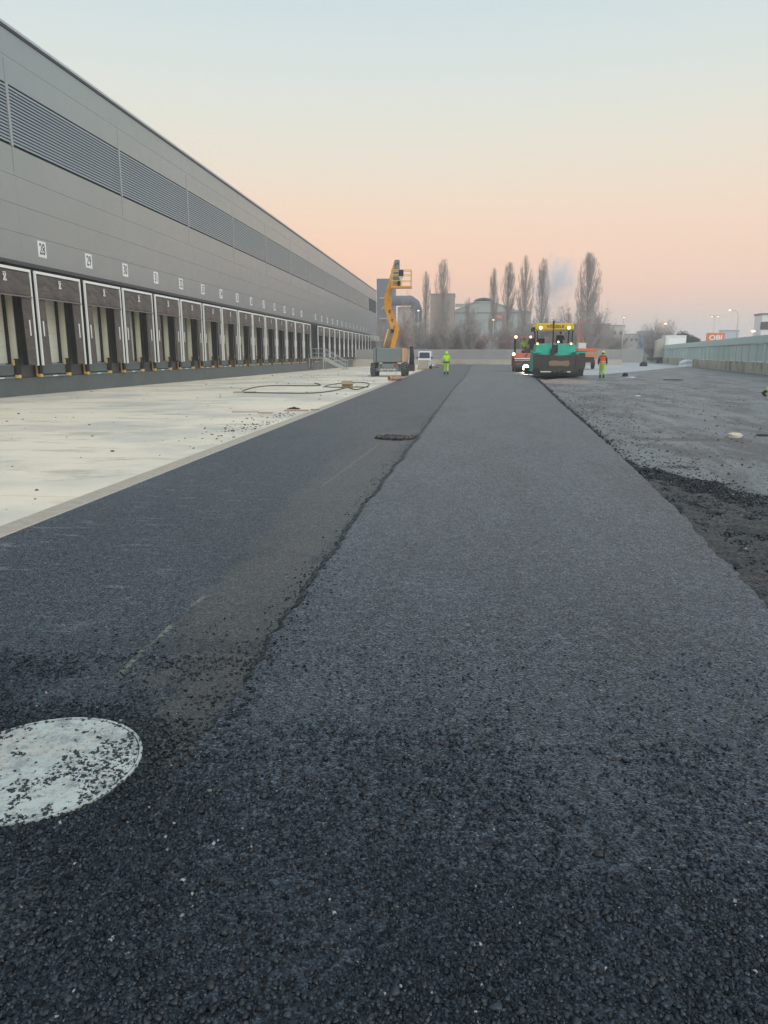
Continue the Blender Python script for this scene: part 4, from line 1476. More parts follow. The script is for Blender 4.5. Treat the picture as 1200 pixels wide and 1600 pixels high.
spo = bpy.data.objects.new('roller_headlight', spd)
COL.objects.link(spo)
spo.location = (5.5, 67.6, 0.36)
spo.rotation_euler = (R(80), 0, R(180))

# ------------------------------------------------------------------ orange crane truck behind the paver
ct = thing('crane_truck', 'orange flatbed truck with a raised reddish mast parked behind the green paver', 'truck', (13.0, 82.0, 0))
box('flatbed', M['orange'], ct, -0.95, 1.15, 0, 6.0, 1.88, 2.16, bevel=0.03)
box('bed_side', M['wood'], ct, -0.95, 1.15, 0.0, 6.0, 1.56, 1.80)
box('lower_side', M['orange'], ct, -0.80, 1.12, -0.02, 6.0, 1.26, 1.52, bevel=0.02)
box('chassis', M['darkmetal'], ct, -0.6, 0.8, 0.1, 8, 0.7, 1.25)
for x in (-0.7, 0.9):
    for y in (1.3, 7.6):
        wheel(ct, 'wheel', x, y, 0.5, 0.5, 0.3, M['rubber'], M['machinegrey'])
cb = MB().prism([(6.4, 1.0), (8.6, 1.0), (8.6, 1.9), (8.2, 2.3), (6.4, 2.3)], 'x', -0.9, 1.1)
cbo = cb.build('cab', M['orange'], ct, bevel=0.05)
box('rear_window', M['glass'], cbo, -0.5, 0.7, 6.37, 6.395, 1.8, 2.2)
box('white_cabinet', M['carwhite'], ct, -0.9, -0.1, 0.1, 1.0, 2.17, 2.75, bevel=0.02)
M['mastred'] = paint('weathered_red_brown_steel', (0.42, 0.19, 0.13), 0.7, 0, 0.25, 6)
mast = MB()
for x0_, x1_ in ((-0.45, -0.72), (0.35, -0.35)):
    mast.bar((x0_, 3, 2.1), (x1_, 3, 4.0), 0.11, 0.11)
    mast.bar((x1_, 3, 4.0), (-0.62 if x1_ < -0.5 else -0.42, 3, 5.4), 0.09, 0.09)
for k in range(8):
    z0 = 2.2 + k * 0.24
    f0 = (z0 - 2.1) / 1.9
    mast.bar((-0.45 - 0.27 * f0, 3, z0), (0.35 - 0.70 * min(1, f0 + 0.12), 3, z0 + 0.24), 0.06, 0.06)
    mast.bar((0.35 - 0.70 * f0, 3, z0), (-0.45 - 0.27 * min(1, f0 + 0.12), 3, z0 + 0.24), 0.06, 0.06)
mast.build('mast', M['mastred'], ct)
MB().bar((-0.4, 3.1, 2.2), (-0.42, 3.1, 5.6), 0.12, 0.12).build('mast_tube', M['steel'], ct)
box('mast_base', M['rorange'], ct, -0.5, 0.1, 2.8, 3.4, 2.16, 2.5)


# ------------------------------------------------------------------ people
def skin_mesh(name, verts, edges, radii, mat, sub=2):
    me = bpy.data.meshes.new(name + '_sk')
    me.from_pydata(verts, edges, [])
    o = bpy.data.objects.new('tmp_skin', me)
    COL.objects.link(o)
    o.modifiers.new('skin', 'SKIN')
    for i, r in enumerate(radii):
        me.skin_vertices[0].data[i].radius = r if isinstance(r, tuple) else (r, r)
    me.skin_vertices[0].data[0].use_root = True
    s = o.modifiers.new('sub', 'SUBSURF')
    s.levels = sub
    s.render_levels = sub
    dg = bpy.context.evaluated_depsgraph_get()
    dg.update()
    out = bpy.data.meshes.new_from_object(o.evaluated_get(dg))
    out.name = name
    out.materials.clear()
    out.materials.append(mat)
    out.polygons.foreach_set('use_smooth', [True] * len(out.polygons))
    bpy.data.objects.remove(o)
    return out


def person(label, loc, rz, J, jacket, trousers, helmet=None, hood=None, vest=None, h=1.0, scale=1.0):
    """J: joints in metres for a 1.78 m figure facing -Y; keys pelvis chest neck head and per side hip knee ankle toe shoulder elbow wrist hand"""
    p = thing('person', label, 'person', loc, rz)
    p.scale = (scale,) * 3
    V, E, Rr = [], [], []

    def add(pt, r, par=None):
        V.append(tuple(pt))
        Rr.append(r)
        if par is not None:
            E.append((par, len(V) - 1))
        return len(V) - 1
    pel = add(J['pelvis'], (0.14, 0.11))
    che = add(J['chest'], (0.165, 0.115), pel)
    nb = add(Vector(J['neck']) - Vector((0, 0, 0.03)), (0.07, 0.065), che)
    nk = add(J['neck'], 0.052, nb)
    hd_ = Vector(J['head'])
    h1 = add(hd_ - Vector((0, 0.0, 0.05)), (0.068, 0.08), nk)
    h2 = add(hd_ + Vector((0, 0, 0.04)), (0.075, 0.092), h1)
    add(hd_ + Vector((0, 0, 0.10)), (0.05, 0.06), h2)
    for s in 'LR':
        hp_ = add(J['hip' + s], 0.085, pel)
        k = add(J['knee' + s], 0.058, hp_)
        a = add(J['ankle' + s], 0.04, k)
        add(J['toe' + s], 0.035, a)
        sh = add(J['shoulder' + s], 0.06, che)
        el = add(J['elbow' + s], 0.042, sh)
        wr = add(J['wrist' + s], 0.028, el)
        ha = add(J['hand' + s], (0.038, 0.02), wr)
    body = place('body', skin_mesh('body', V, E, Rr, M['skin']), p)
    # fingers, ears and nose
    fg = MB()
    for s in 'LR':
        wv, hv = Vector(J['wrist' + s]), Vector(J['hand' + s])
        d = (hv - wv).normalized()
        side_ = Vector((0, 1, 0)) if abs(d.y) < 0.7 else Vector((1, 0, 0))
        for k in range(4):
            o_ = side_ * (k - 1.5) * 0.019
            L_ = (0.070, 0.080, 0.076, 0.060)[k]
            fg.tube([hv + o_, hv + o_ + d * L_ * 0.5, hv + o_ + d * L_ + side_ * 0 + Vector((0.012 if s == 'L' else -0.012, 0, 0))], [0.009, 0.0085, 0.006], 6)
        fg.tube([hv - side_ * 0.03 - d * 0.03, hv - side_ * 0.055 + d * 0.01, hv - side_ * 0.05 + d * 0.04], [0.010, 0.009, 0.007], 6)
    fg.build('fingers', M['skin'], body, smooth=True)
    fc = MB()
    fc.prism([(-0.012, hd_.z - 0.03), (0.012, hd_.z - 0.03), (0, hd_.z + 0.02)], 'y', hd_.y - 0.115, hd_.y - 0.08)
    for s in (-1, 1):
        fc.ball((hd_.x + s * 0.08, hd_.y, hd_.z), 0.03, 8, 6, sc=(0.35, 0.7, 1))
        fc.ball((hd_.x + s * 0.032, hd_.y - 0.085, hd_.z + 0.025), 0.012, 8, 6)
    fc.build('face_features', M['skin'], body, smooth=True)
    MB().ball((hd_.x, hd_.y + 0.012, hd_.z + 0.045), 0.098, 14, 10, sc=(0.9, 1.02, 0.95)).build('hair', M['hair'], p, smooth=True)
    # trousers
    V, E, Rr = [], [], []
    pel = add(Vector(J['pelvis']) + Vector((0, 0, 0.02)), (0.175, 0.14))
    add(Vector(J['pelvis']) + Vector((0, 0, 0.12)), (0.165, 0.13), pel)
    for s in 'LR':
        hp_ = add(Vector(J['hip' + s]) - Vector((0, 0, 0.06)), 0.12, pel)
        k = add(J['knee' + s], 0.092, hp_)
        kk = Vector(J['knee' + s]).lerp(Vector(J['ankle' + s]), 0.85)
        add(kk, 0.078, k)
    tr = place('trousers', skin_mesh('trousers', V, E, Rr, trousers), p)
    for s in 'LR':
        a, b = Vector(J['knee' + s]), Vector(J['ankle' + s])
        for f in (0.30, 0.55):
            q = a.lerp(b, f)
            dd = (b - a).normalized() * 0.022
            MB().tube([q - dd, q + dd], 0.0985 - 0.012 * f, 14).build('reflective_band', M['reflect'], tr, smooth=True)
    # boots
    for s in 'LR':
        bt = MB()
        a, tt = Vector(J['ankle' + s]), Vector(J['toe' + s])
        up = Vector((0, 0, 1))
        sh_ = Vector(J['knee' + s]) - a
        sh_.normalize()
        bt.tube([a + sh_ * 0.15, a + sh_ * 0.03, a - (tt - a) * 0.15 - sh_ * 0.02], [0.062, 0.060, 0.055], 12)
        bt.tube([a - (tt - a) * 0.30 - sh_ * 0.045, a.lerp(tt, 0.5) - sh_ * 0.03, tt], [0.055, 0.056, 0.04], 12)
        bt.build('boot', M['boot'], p, smooth=True)
    # jacket
    V, E, Rr = [], [], []
    che = add(J['chest'], (0.215, 0.155))
    wa = add(Vector(J['pelvis']) + Vector((0, 0, 0.10)), (0.20, 0.155), che)
    add(Vector(J['pelvis']) + Vector((0, 0, -0.06)), (0.205, 0.16), wa)
    add(Vector(J['neck']) - Vector((0, 0, 0.02)), (0.085, 0.08), che)
    for s in 'LR':
        sh = add(J['shoulder' + s], 0.085, che)
        el = add(J['elbow' + s], 0.072, sh)
        add(Vector(J['elbow' + s]).lerp(Vector(J['wrist' + s]), 0.9), 0.055, el)
    jk = place('jacket', skin_mesh('jacket', V, E, Rr, jacket), p)
    pv_, cv = Vector(J['pelvis']), Vector(J['chest'])

    def torso_band(nm, f, w, mat, par, g=1.0):
        q = pv_.lerp(cv, f)
        n_ = 20
        vs_ = []
        dirv = (cv - pv_).normalized() * w
        for sgn in (-1, 1):
            for k_ in range(n_):
                a_ = 2 * math.pi * k_ / n_
                vs_.append(q + dirv * sgn + Vector((0.212 * g * math.cos(a_), 0.168 * g * math.sin(a_), 0)))
        fs_ = [(k_, (k_ + 1) % n_, n_ + (k_ + 1) % n_, n_ + k_) for k_ in range(n_)]
        return MB().add(vs_, fs_).build(nm, mat, par, smooth=True)
    if vest:
        V, E, Rr = [], [], []
        che = add(J['chest'], (0.228, 0.172))
        wa = add(Vector(J['pelvis']) + Vector((0, 0, 0.10)), (0.215, 0.168), che)
        add(Vector(J['pelvis']) + Vector((0, 0, -0.04)), (0.215, 0.17), wa)
        add(cv.lerp(Vector(J['neck']), 0.6), (0.13, 0.11), che)
        vs_ = place('vest', skin_mesh('vest', V, E, Rr, vest), p)
        torso_band('reflective_band', 0.15, 0.025, M['reflect'], vs_, 1.06)
        torso_band('reflective_band', 0.5, 0.025, M['reflect'], vs_, 1.06)
    elif hood:
        torso_band('belt', 0.02, 0.045, M['darkcloth'], jk, 1.03)
        torso_band('reflective_band', 0.45, 0.022, M['reflect'], jk, 1.02)
    if helmet:
        hm = MB()
        c_ = hd_ + Vector((0, 0.005, 0.065))
        n_, m_ = 18, 6
        vs_, fs_ = [], []
        for j in range(m_ + 1):
            ph = math.pi / 2 * j / m_
            for k_ in range(n_):
                a_ = 2 * math.pi * k_ / n_
                r_ = 0.125 * math.cos(ph)
                vs_.append((c_.x + r_ * 0.92 * math.cos(a_), c_.y + r_ * 1.1 * math.sin(a_), c_.z + 0.125 * math.sin(ph)))
        fs_ = [(j * n_ + k_, j * n_ + (k_ + 1) % n_, (j + 1) * n_ + (k_ + 1) % n_, (j + 1) * n_ + k_) for j in range(m_) for k_ in range(n_)]
        hm.add(vs_, fs_)
        hm.box(c_.x - 0.07, c_.x + 0.07, c_.y - 0.20, c_.y - 0.11, c_.z - 0.005, c_.z + 0.008)
        hm.build('helmet', helmet, p, smooth=True)
    if hood:
        MB().ball((hd_.x, hd_.y + 0.02, hd_.z + 0.01), 0.135, 16, 10, sc=(0.92, 1.0, 1.2)).build('hood', hood, p, smooth=True)
    return p


def joints(stride=0.15, arm=0.1, lean=0.0, knee_back=0.1, side=0.0):
    """a walking pose; facing -Y"""
    J = dict(pelvis=(0, 0, 0.93), chest=(0, -lean * 0.5, 1.26), neck=(0, -lean, 1.49), head=(0, -lean * 1.2 - 0.01, 1.63))
    for s, k in (('L', 1), ('R', -1)):
        f = stride * k
        J['hip' + s] = (0.09 * k, 0, 0.90)
        J['knee' + s] = (0.10 * k, -f * 0.6 - 0.04, 0.50)
        J['ankle' + s] = (0.105 * k, -f + (0.05 if k < 0 else 0), 0.09 if k > 0 else 0.12)
        J['toe' + s] = (0.115 * k, -f - 0.16 + (0.04 if k < 0 else 0), 0.04)
        J['shoulder' + s] = (0.19 * k, -lean * 0.8, 1.42)
        J['elbow' + s] = (0.27 * k, f * 0.5 * (arm / 0.1), 1.14)
        J['wrist' + s] = (0.27 * k, f * 0.8 * (arm / 0.1) - 0.10, 0.90)
        J['hand' + s] = (0.265 * k, f * 0.9 * (arm / 0.1) - 0.13, 0.83)
    return J


person('person in a lime hi-vis suit with the hood up standing on the fresh asphalt', (-1.39, 60.0, 0.02), R(185), joints(0.10, 0.05), M['hivis'], M['hivis'], hood=M['hivis'], scale=1.0)
person('person in an orange vest, lime helmet and lime trousers walking right of the green paver', (9.76, 54.46, -0.05), R(172), joints(0.13), M['darkcloth'], M['hivis2'], helmet=M['helmet'], vest=M['hiorange'], scale=1.03)
Jw = joints(0.42, 0.04, 0.05)
Jw['kneeR'] = (-0.10, 0.12, 0.50)
Jw['ankleR'] = (-0.10, 0.44, 0.20)
Jw['toeR'] = (-0.10, 0.36, 0.06)
person('person in lime trousers and black boots stepping out past the right edge', (12.10, 30.4, -0.06), R(80), Jw, M['hivis2'], M['hivis2'], helmet=M['helmet'])


def sitting(lean=0.0):
    J = dict(pelvis=(0, 0, 0.55), chest=(0, -lean * 0.5, 0.90), neck=(0, -lean, 1.13), head=(0, -lean * 1.2 - 0.01, 1.27))
    for s, k in (('L', 1), ('R', -1)):
        J['hip' + s] = (0.09 * k, -0.03, 0.53)
        J['knee' + s] = (0.14 * k, -0.42, 0.55)
        J['ankle' + s] = (0.14 * k, -0.48, 0.12)
        J['toe' + s] = (0.15 * k, -0.62, 0.06)
        J['shoulder' + s] = (0.19 * k, -lean * 0.8, 1.06)
        J['elbow' + s] = (0.27 * k, -0.12, 0.80)
        J['wrist' + s] = (0.20 * k, -0.36, 0.82)
        J['hand' + s] = (0.18 * k, -0.43, 0.83)
    return J


person('person in dark clothing sitting at the controls of the green paver under its canopy', (7.27, 58.7, 1.85), 0, sitting(0.05), M['darkcloth'], M['darkcloth'])
person('person in a lime jacket seated on the red orange roller', (5.45, 70.3, 1.62), 0, sitting(0.1), M['hivis2'], M['darkcloth'])
person('person in dark clothing standing on the roller beside its driver', (6.08, 69.9, 1.50), R(20), joints(0.03, 0.02), M['darkcloth'], M['darkcloth'], helmet=None, scale=0.98)

# ------------------------------------------------------------------ small things on the apron
az = apron_z
hs = MB()
pts = [(-8.5, 31.0), (-8.9, 30.7), (-9.3, 31.6), (-9.6, 33.2), (-9.7, 35.5), (-9.2, 37.2), (-8.6, 38.0), (-8.1, 38.9), (-7.6, 39.6), (-7.7, 38.8)]
def hose(name, label, pts, r=0.022, grp=None):
    # smooth the path
    P_ = [Vector((x, y, az(x, y) + r)) for x, y in pts]
    out = []
    for i in range(len(P_) - 1):
        p0, p1, p2, p3 = P_[max(i - 1, 0)], P_[i], P_[i + 1], P_[min(i + 2, len(P_) - 1)]
        for k in range(8):
            t_ = k / 8
            out.append(0.5 * ((2 * p1) + (p2 - p0) * t_ + (2 * p0 - 5 * p1 + 4 * p2 - p3) * t_ ** 2 + (3 * p1 - p0 - 3 * p2 + p3) * t_ ** 3))
    out.append(P_[-1])
    o = MB().tube(out, r, 8).build(name, M['hose'], None, smooth=True)
    return tag(o, label, 'hose')


hose('hose', 'long dark hose snaking over the pale apron from the plank to the cardboard box',
     [(-8.35, 41.5), (-7.4, 38.35), (-7.9, 37.6), (-9.0, 38.1), (-9.9, 37.8), (-10.2, 36.2), (-9.9, 33.3), (-9.35, 30.9), (-8.7, 30.55), (-7.4, 30.3), (-6.2, 30.4), (-5.7, 32.2), (-5.6, 35.2)], 0.024)
hose('hose', 'dark hose lying in an open loop round the cardboard box',
     [(-5.5, 35.6), (-4.9, 33.6), (-4.75, 34.5), (-4.75, 36.5), (-5.0, 39.6), (-5.6, 42.0), (-6.5, 42.2), (-6.95, 39.5), (-6.85, 36.6), (-6.0, 35.9), (-5.3, 36.1), (-4.6, 36.0)], 0.024)
cbx = thing('cardboard_box', 'small open brown cardboard box lying inside the loop of hose', 'cardboard box', (-5.55, 35.5, 0), R(12))
z0 = az(-5.5, 35.5)
cb = MB()
cb.box(-0.26, 0.26, -0.2, 0.2, z0, z0 + 0.26)
cb.build('box_body', M['cardboard'], cbx)
MB().hexa([(-0.26, -0.2, z0 + 0.262), (0.26, -0.2, z0 + 0.262), (0.26, -0.19, z0 + 0.27), (-0.26, -0.19, z0 + 0.27)],
          [(-0.28, -0.36, z0 + 0.20), (0.28, -0.36, z0 + 0.20), (0.28, -0.35, z0 + 0.21), (-0.28, -0.35, z0 + 0.21)]).build('flap', M['cardboard'], cbx)
MB().hexa([(-0.26, 0.19, z0 + 0.262), (0.26, 0.19, z0 + 0.262), (0.26, 0.2, z0 + 0.262), (-0.26, 0.2, z0 + 0.262)],
          [(-0.28, 0.32, z0 + 0.34), (0.28, 0.32, z0 + 0.34), (0.28, 0.33, z0 + 0.33), (-0.28, 0.33, z0 + 0.33)]).build('flap', M['cardboard'], cbx)


def plank(label, x, y, L_, w, th, rz, mat, dz=0):
    z = az(x, y) + 0.002 + dz
    o = MB().box(-L_ / 2, L_ / 2, -w / 2, w / 2, 0, th).build('plank', mat, None, loc=(x, y, z), rot=(0, 0, rz), bevel=0.004)
    return tag(o, label, 'plank')


plank('pale wooden plank lying at the start of the long hose', -9.2, 30.75, 0.95, 0.22, 0.06, R(8), M['wood'])
plank('wide reddish brown board lying near the drain', -4.75, 20.9, 0.70, 0.30, 0.025, R(10), M['board'])
plank('small reddish brown offcut touching the end of the wide board', -4.28, 21.25, 0.22, 0.18, 0.03, R(30), M['board'])
plank('thin weathered batten on the apron, left and longer one of two', -6.05, 20.2, 0.75, 0.035, 0.03, R(8), M['wood'])
plank('thin short batten on the apron, right one of two', -5.4, 19.9, 0.42, 0.035, 0.03, R(-2), M['wood'])
# black rag beyond the board
rv, rf = [], []
for j in range(7):
    for i in range(11):
        x, y = -0.2 + 0.4 * i / 10, -0.1 + 0.2 * j / 6
        e = 1 - max(abs(x) / 0.2, abs(y) / 0.1) ** 2
        rv.append((x + 0.02 * nz(i, j), y, 0.004 + max(0, e) * (0.05 + 0.05 * nz(x * 14, y * 14, 3))))
for j in range(6):
    for i in range(10):
        rf.append((j * 11 + i, j * 11 + i + 1, j * 11 + i + 12, j * 11 + i + 11))
tag(MB().add(rv, rf).build('rag', M['rubber'], None, smooth=True, loc=(-5.0, 21.6, 0)), 'crumpled black rag on the apron just beyond the wide reddish board', 'rag')

pp = thing('drain_pipe', 'short orange brown plastic pipe lying in front of the boom lift', 'pipe', (-4.45, 45.6, 0.0), R(-12))
def tube_hollow(m, y0, y1, ro, ri, z, n=20):
    vs, fs = [], []
    for y in (y0, y1):
        for r_ in (ro, ri):
            for k in range(n):
                a = 2 * math.pi * k / n
                vs.append((r_ * math.cos(a), y, z + r_ * math.sin(a)))
    for k in range(n):
        k2 = (k + 1) % n
        fs += [(k, k2, 2 * n + k2, 2 * n + k), (n + k, 3 * n + k, 3 * n + k2, n + k2), (k, n + k, n + k2, k2), (2 * n + k, 2 * n + k2, 3 * n + k2, 3 * n + k)]
    m.add(vs, fs)
q = MB()
tube_hollow(q, 0, 0.8, 0.125, 0.115, 0.126)
q.build('pipe', M['pvc'], pp, smooth=True)
q = MB()
tube_hollow(q, -0.12, 0.12, 0.145, 0.116, 0.146)
q.build('socket', M['pvc'], pp, smooth=True)
pp.rotation_euler = (0, 0, R(-50))

# white crumpled pack on the yard and other litter
def lump(name, label, cat, x, y, z, sx, sy, sz, mat, seed=0, rz=0.0):
    n_, m_ = 12, 7
    m = MB()
    vs, fs = [], []
    for j in range(m_ + 1):
        ph = math.pi / 2 * j / m_
        for k in range(n_):
            a = 2 * math.pi * k / n_
            r_ = (math.cos(ph) ** 0.6) * (1 + 0.3 * nz(math.cos(a) * 1.6 + seed, math.sin(a) * 1.6, ph * 2))
            vs.append((sx * r_ * math.cos(a), sy * r_ * math.sin(a), sz * math.sin(ph) * (1 + 0.25 * nz(a, seed, 2))))
    fs = [(j * n_ + k, j * n_ + (k + 1) % n_, (j + 1) * n_ + (k + 1) % n_, (j + 1) * n_ + k) for j in range(m_) for k in range(n_)]
    m.add(vs, fs)
    return tag(m.build(name, mat, None, loc=(x, y, z), rot=(0, 0, rz)), label, cat)


M['cream'] = paint('cream_bag', (0.62, 0.55, 0.40), 0.7, 0, 0.1, 10)
M['whitebag'] = paint('white_plastic', (0.7, 0.7, 0.68), 0.5, 0, 0.1, 10)
lump('crumpled_bag', 'crumpled cream coloured bag lying on the grey yard beside the dark patch', 'bag', 5.5, 15.6, -0.05, 0.16, 0.13, 0.09, M['cream'], 3)
lump('crumpled_bag', 'small white crumpled bag near the far right of the green paver', 'bag', 11.9, 55.0, -0.05, 0.35, 0.15, 0.06, M['whitebag'], 5)
lump('white_scrap', 'small pale scrap on the yard left of the two wheel tracks', 'scrap', 6.95, 30.7, -0.05, 0.13, 0.09, 0.03, M['whitebag'], 8)
lump('asphalt_lump', 'round black lump of asphalt on the yard right of the orange vested worker', 'asphalt lump', 12.0, 57.5, -0.05, 0.22, 0.2, 0.28, M['rubber'], 2)
lump('asphalt_patch', 'flat black patch of cold asphalt far out on the grey yard', 'asphalt lump', 13.5, 50.0, -0.05, 0.65, 0.7, 0.05, M['rubber'], 6)
lump('asphalt_lump', 'small black asphalt lump right beside the cream bag', 'asphalt lump', 6.15, 15.9, -0.05, 0.13, 0.12, 0.035, M['rubber'], 12)
lump('white_scrap', 'white scrap stuck on the crumbled edge of the fresh lane', 'scrap', 2.62, 13.5, -0.04, 0.035, 0.05, 0.04, M['cream'], 9)
lump('plastic_sheet', 'pale plastic sheet heap at the foot of the mossy wall', 'plastic sheet', 30.0, 104.0, -0.05, 1.6, 1.0, 0.9, M['whitebag'], 15)
lump('orange_cone_heap', 'orange brown block at the near end of the plastic sheet heap', 'block', 29.4, 97.0, -0.05, 0.35, 0.3, 0.7, M['board'], 18)
lump('black_bag', 'dark bag on the far pale concrete near the mossy wall', 'bag', 24.5, 106.0, -0.05, 0.5, 0.4, 0.6, M['rubber'], 22)

# dark upright equipment column of unclear identity beside the lift, pallet and van
kt = thing('upright_column', 'dark upright roll standing on a low dark crate right of the boom lift', 'column', (-5.05, 72.0, 0))
MB().tube([(0.06, 0, 0.55), (0.10, 0, 1.4), (0.04, 0, 2.3)], [0.26, 0.22, 0.16], 12).build('column', M['rubber'], kt, smooth=True)
box('crate', M['darkmetal'], kt, -0.75, 0.35, -0.4, 0.5, 0.0, 0.62, bevel=0.03)
box('blue_pack', paint('blue_pack', (0.06, 0.12, 0.25), 0.6), kt, -0.72, -0.35, -0.3, 0.3, 0.62, 1.2, bevel=0.05)

vn = thing('van', 'small white van facing the camera beyond the boom lift', 'van', (-4.22, 80.5, 0))
vb = MB()
vb.prism([(0.0, 0.35), (3.6, 0.35), (3.6, 1.85), (0.75, 1.90), (0.25, 1.15), (0.0, 1.0)], 'x', -0.68, 0.68)
vbo = vb.build('body', M['carwhite'], vn, bevel=0.06)
MB().hexa([(-0.58, 0.20, 1.18), (0.58, 0.20, 1.18), (0.58, 0.31, 1.16), (-0.58, 0.31, 1.16)], [(-0.52, 0.59, 1.76), (0.52, 0.59, 1.76), (0.52, 0.72, 1.74), (-0.52, 0.72, 1.74)]).build('windscreen', M['glass'], vn)
for s in (-1, 1):
    box('mirror', M['darkmetal'], vn, *sorted((s * 0.70, s * 0.86)), 0.35, 0.45, 1.1, 1.3, bevel=0.02)
    box('headlight', M['steel'], vn, *sorted((s * 0.4, s * 0.62)), -0.02, 0.02, 0.72, 0.88)
    wheel(vn, 'wheel', s * 0.6, 0.6, 0.3, 0.3, 0.2, M['rubber'], M['steel'])
    wheel(vn, 'wheel', s * 0.6, 3.0, 0.3, 0.3, 0.2, M['rubber'], M['steel'])
box('grille', M['darkmetal'], vn, -0.35, 0.35, -0.02, 0.0, 0.55, 0.75)
pl = thing('pallet_load', 'pallet of pale stacked slabs standing in front of the white van', 'pallet', (-4.2, 78.6, 0))
for k in range(3):
    box('pallet_board', M['wood'], pl, -0.62, 0.62, -0.5 + 0.4 * k, -0.3 + 0.4 * k, 0.0, 0.14)
for k in range(5):
    box('slab', M['lowwall'], pl, -0.52, 0.52, -0.45, 0.45, 0.142 + k * 0.17, 0.142 + k * 0.17 + 0.155, bevel=0.01)
rb = thing('rubble_heap', 'low heap of pale planks and rubble right of the white van', 'rubble', (-2.6, 84, 0))
for k in range(7):
    MB().box(-0.5, 0.5, -0.08, 0.08, 0, 0.07).build('plank', M['wood'] if k % 2 else M['lowwall'], rb, loc=(random.uniform(-0.6, 0.6), random.uniform(-0.8, 0.8), 0.02 + 0.08 * k), rot=(0, 0.05, random.uniform(-0.6, 0.6)))

# ------------------------------------------------------------------ perimeter: right wall and noise fence
dirw = Vector((0.149, 1, 0)).normalized()
w0 = Vector((15.6, 5.0, 0))
ang = math.atan2(-dirw.x, dirw.y)
rw = thing('perimeter_wall', 'low mossy concrete wall carrying the grey green fence on the right', 'wall', w0, ang)
for k in range(30):
    box('wall_block', M['mossy'], rw, -0.14, 0.14, k * 6.0 + 0.01, k * 6.0 + 5.99, -0.2, 0.93 + 0.02 * nz(k, 2), bevel=0.015)
gf = thing('noise_fence', 'grey green panel fence standing on the mossy concrete wall', 'fence', w0, ang)
pm = MB()
pm.box(-0.03, 0.03, 0.09, 2.91, 0.97, 2.42)
for k in range(9):
    pm.box(-0.045, -0.03, 0.12, 2.88, 1.02 + k * 0.155, 1.02 + k * 0.155 + 0.09)
pm1 = pm.mesh('fence_panel', M['fencegreen'])
pm = MB()
pm.box(-0.03, 0.03, 0.09, 2.91, 0.97, 2.42)
for k in range(14):
    pm.box(-0.045, -0.03, 0.12 + k * 0.2, 0.12 + k * 0.2 + 0.1, 1.0, 2.4)
pm2 = pm.mesh('fence_panel', M['fencegreen'])
cap = MB().box(-0.10, 0.04, 0.02, 2.98, 2.45, 3.12).mesh('top_panel', M['fencegreen'])
cap2 = MB().box(-0.12, -0.101, 0.02, 2.98, 2.43, 2.50).mesh('shadow_strip', M['fencedark'])  # darker strip painting a shadow line along the top panel's lower edge
post = MB().box(-0.09, 0.08, -0.08, 0.08, 0.93, 2.45).mesh('fence_post', M['steel'])
post2 = MB().box(-0.09, 0.08, -0.30, 0.30, 0.93, 2.45).mesh('fence_post', M['fencegreen'])
for k in range(60):
    place('fence_panel', pm1 if (k % 7) < 4 else pm2, gf, (0, k * 3.0, 0))
    place('top_panel', cap, gf, (0, k * 3.0, 0))
    place('shadow_strip', cap2, gf, (0, k * 3.0, 0))
    place('fence_post', post2 if k % 4 == 0 else post, gf, (0, k * 3.0, 0))

# back wall and fence
bw = thing('low_back_wall', 'low pale concrete wall across the far end of the asphalt', 'wall', (-30, 118, 0))
for k in range(9):
    box('wall_block', M['lowwall'], bw, k * 6 + 0.01, k * 6 + 5.99, -0.15, 0.15, -0.3, 0.78, bevel=0.01)
bf = thing('grey_back_fence', 'plain grey board fence behind the low pale wall at the far end', 'fence', (-30, 118.6, 0))
bm1 = MB().box(0.02, 2.98, -0.03, 0.03, 0.3, 2.3)
bm1.box(0.02, 2.98, -0.05, -0.03, 1.75, 1.85)
bm1 = bm1.mesh('fence_panel', M['backfence'])
bm2 = MB().box(-0.06, 0.06, -0.07, 0.07, -0.3, 2.42).mesh('fence_post', M['backfence'])
for k in range(19):
    place('fence_panel', bm1, bf, (k * 3, 0, 0))
    place('fence_post', bm2, bf, (k * 3, 0, 0))
bf2 = thing('far_grey_fence', 'pale grey fence far behind the orange vested worker', 'fence', (24, 188, 0))
for k in range(9):
    place('fence_panel', MB().box(0.03, 2.97, -0.03, 0.03, -0.1, 2.75).mesh('fence_panel', M['backfence']), bf2, (k * 3, 0, 0))
    place('fence_post', bm2, bf2, (k * 3, 0, 0.3))
cnr = thing('container', 'pale green and white container at the right end of the far fence', 'container', (36.9, 178, 0))
box('container_body', M['fencegreen'], cnr, 0, 2.9, 0, 6, -0.1, 2.4, bevel=0.03)
for k in range(6):
    box('rib', M['carwhite'] if k in (1, 3) else M['fencegreen'], cnr, 0.1 + 0.45 * k, 0.4 + 0.45 * k, -0.03, -0.002, 0.1, 2.2)

# parked car far right
pc = thing('parked_car', 'pale car parked far away at the left end of the green fence', 'car', (50.6, 219, -0.15), R(8))
cbm = MB().prism([(-2.1, 0.35), (2.1, 0.35), (2.15, 0.75), (1.2, 0.95), (0.6, 1.42), (-1.0, 1.45), (-1.6, 0.98), (-2.1, 0.85)], 'y', -0.85, 0.85).build('car_body', M['carwhite'], pc, bevel=0.08)
MB().prism([(0.95, 0.98), (0.52, 1.36), (-0.92, 1.38), (-1.35, 1.0)], 'y', -0.862, -0.852).build('side_window', M['glass'], pc)
for x in (-1.35, 1.35):
    for y in (-0.75, 0.75):
        o = wheel(pc, 'wheel', x, y, 0.33, 0.33, 0.2, M['rubber'], M['steel'])
        o.rotation_euler = (0, 0, R(90))

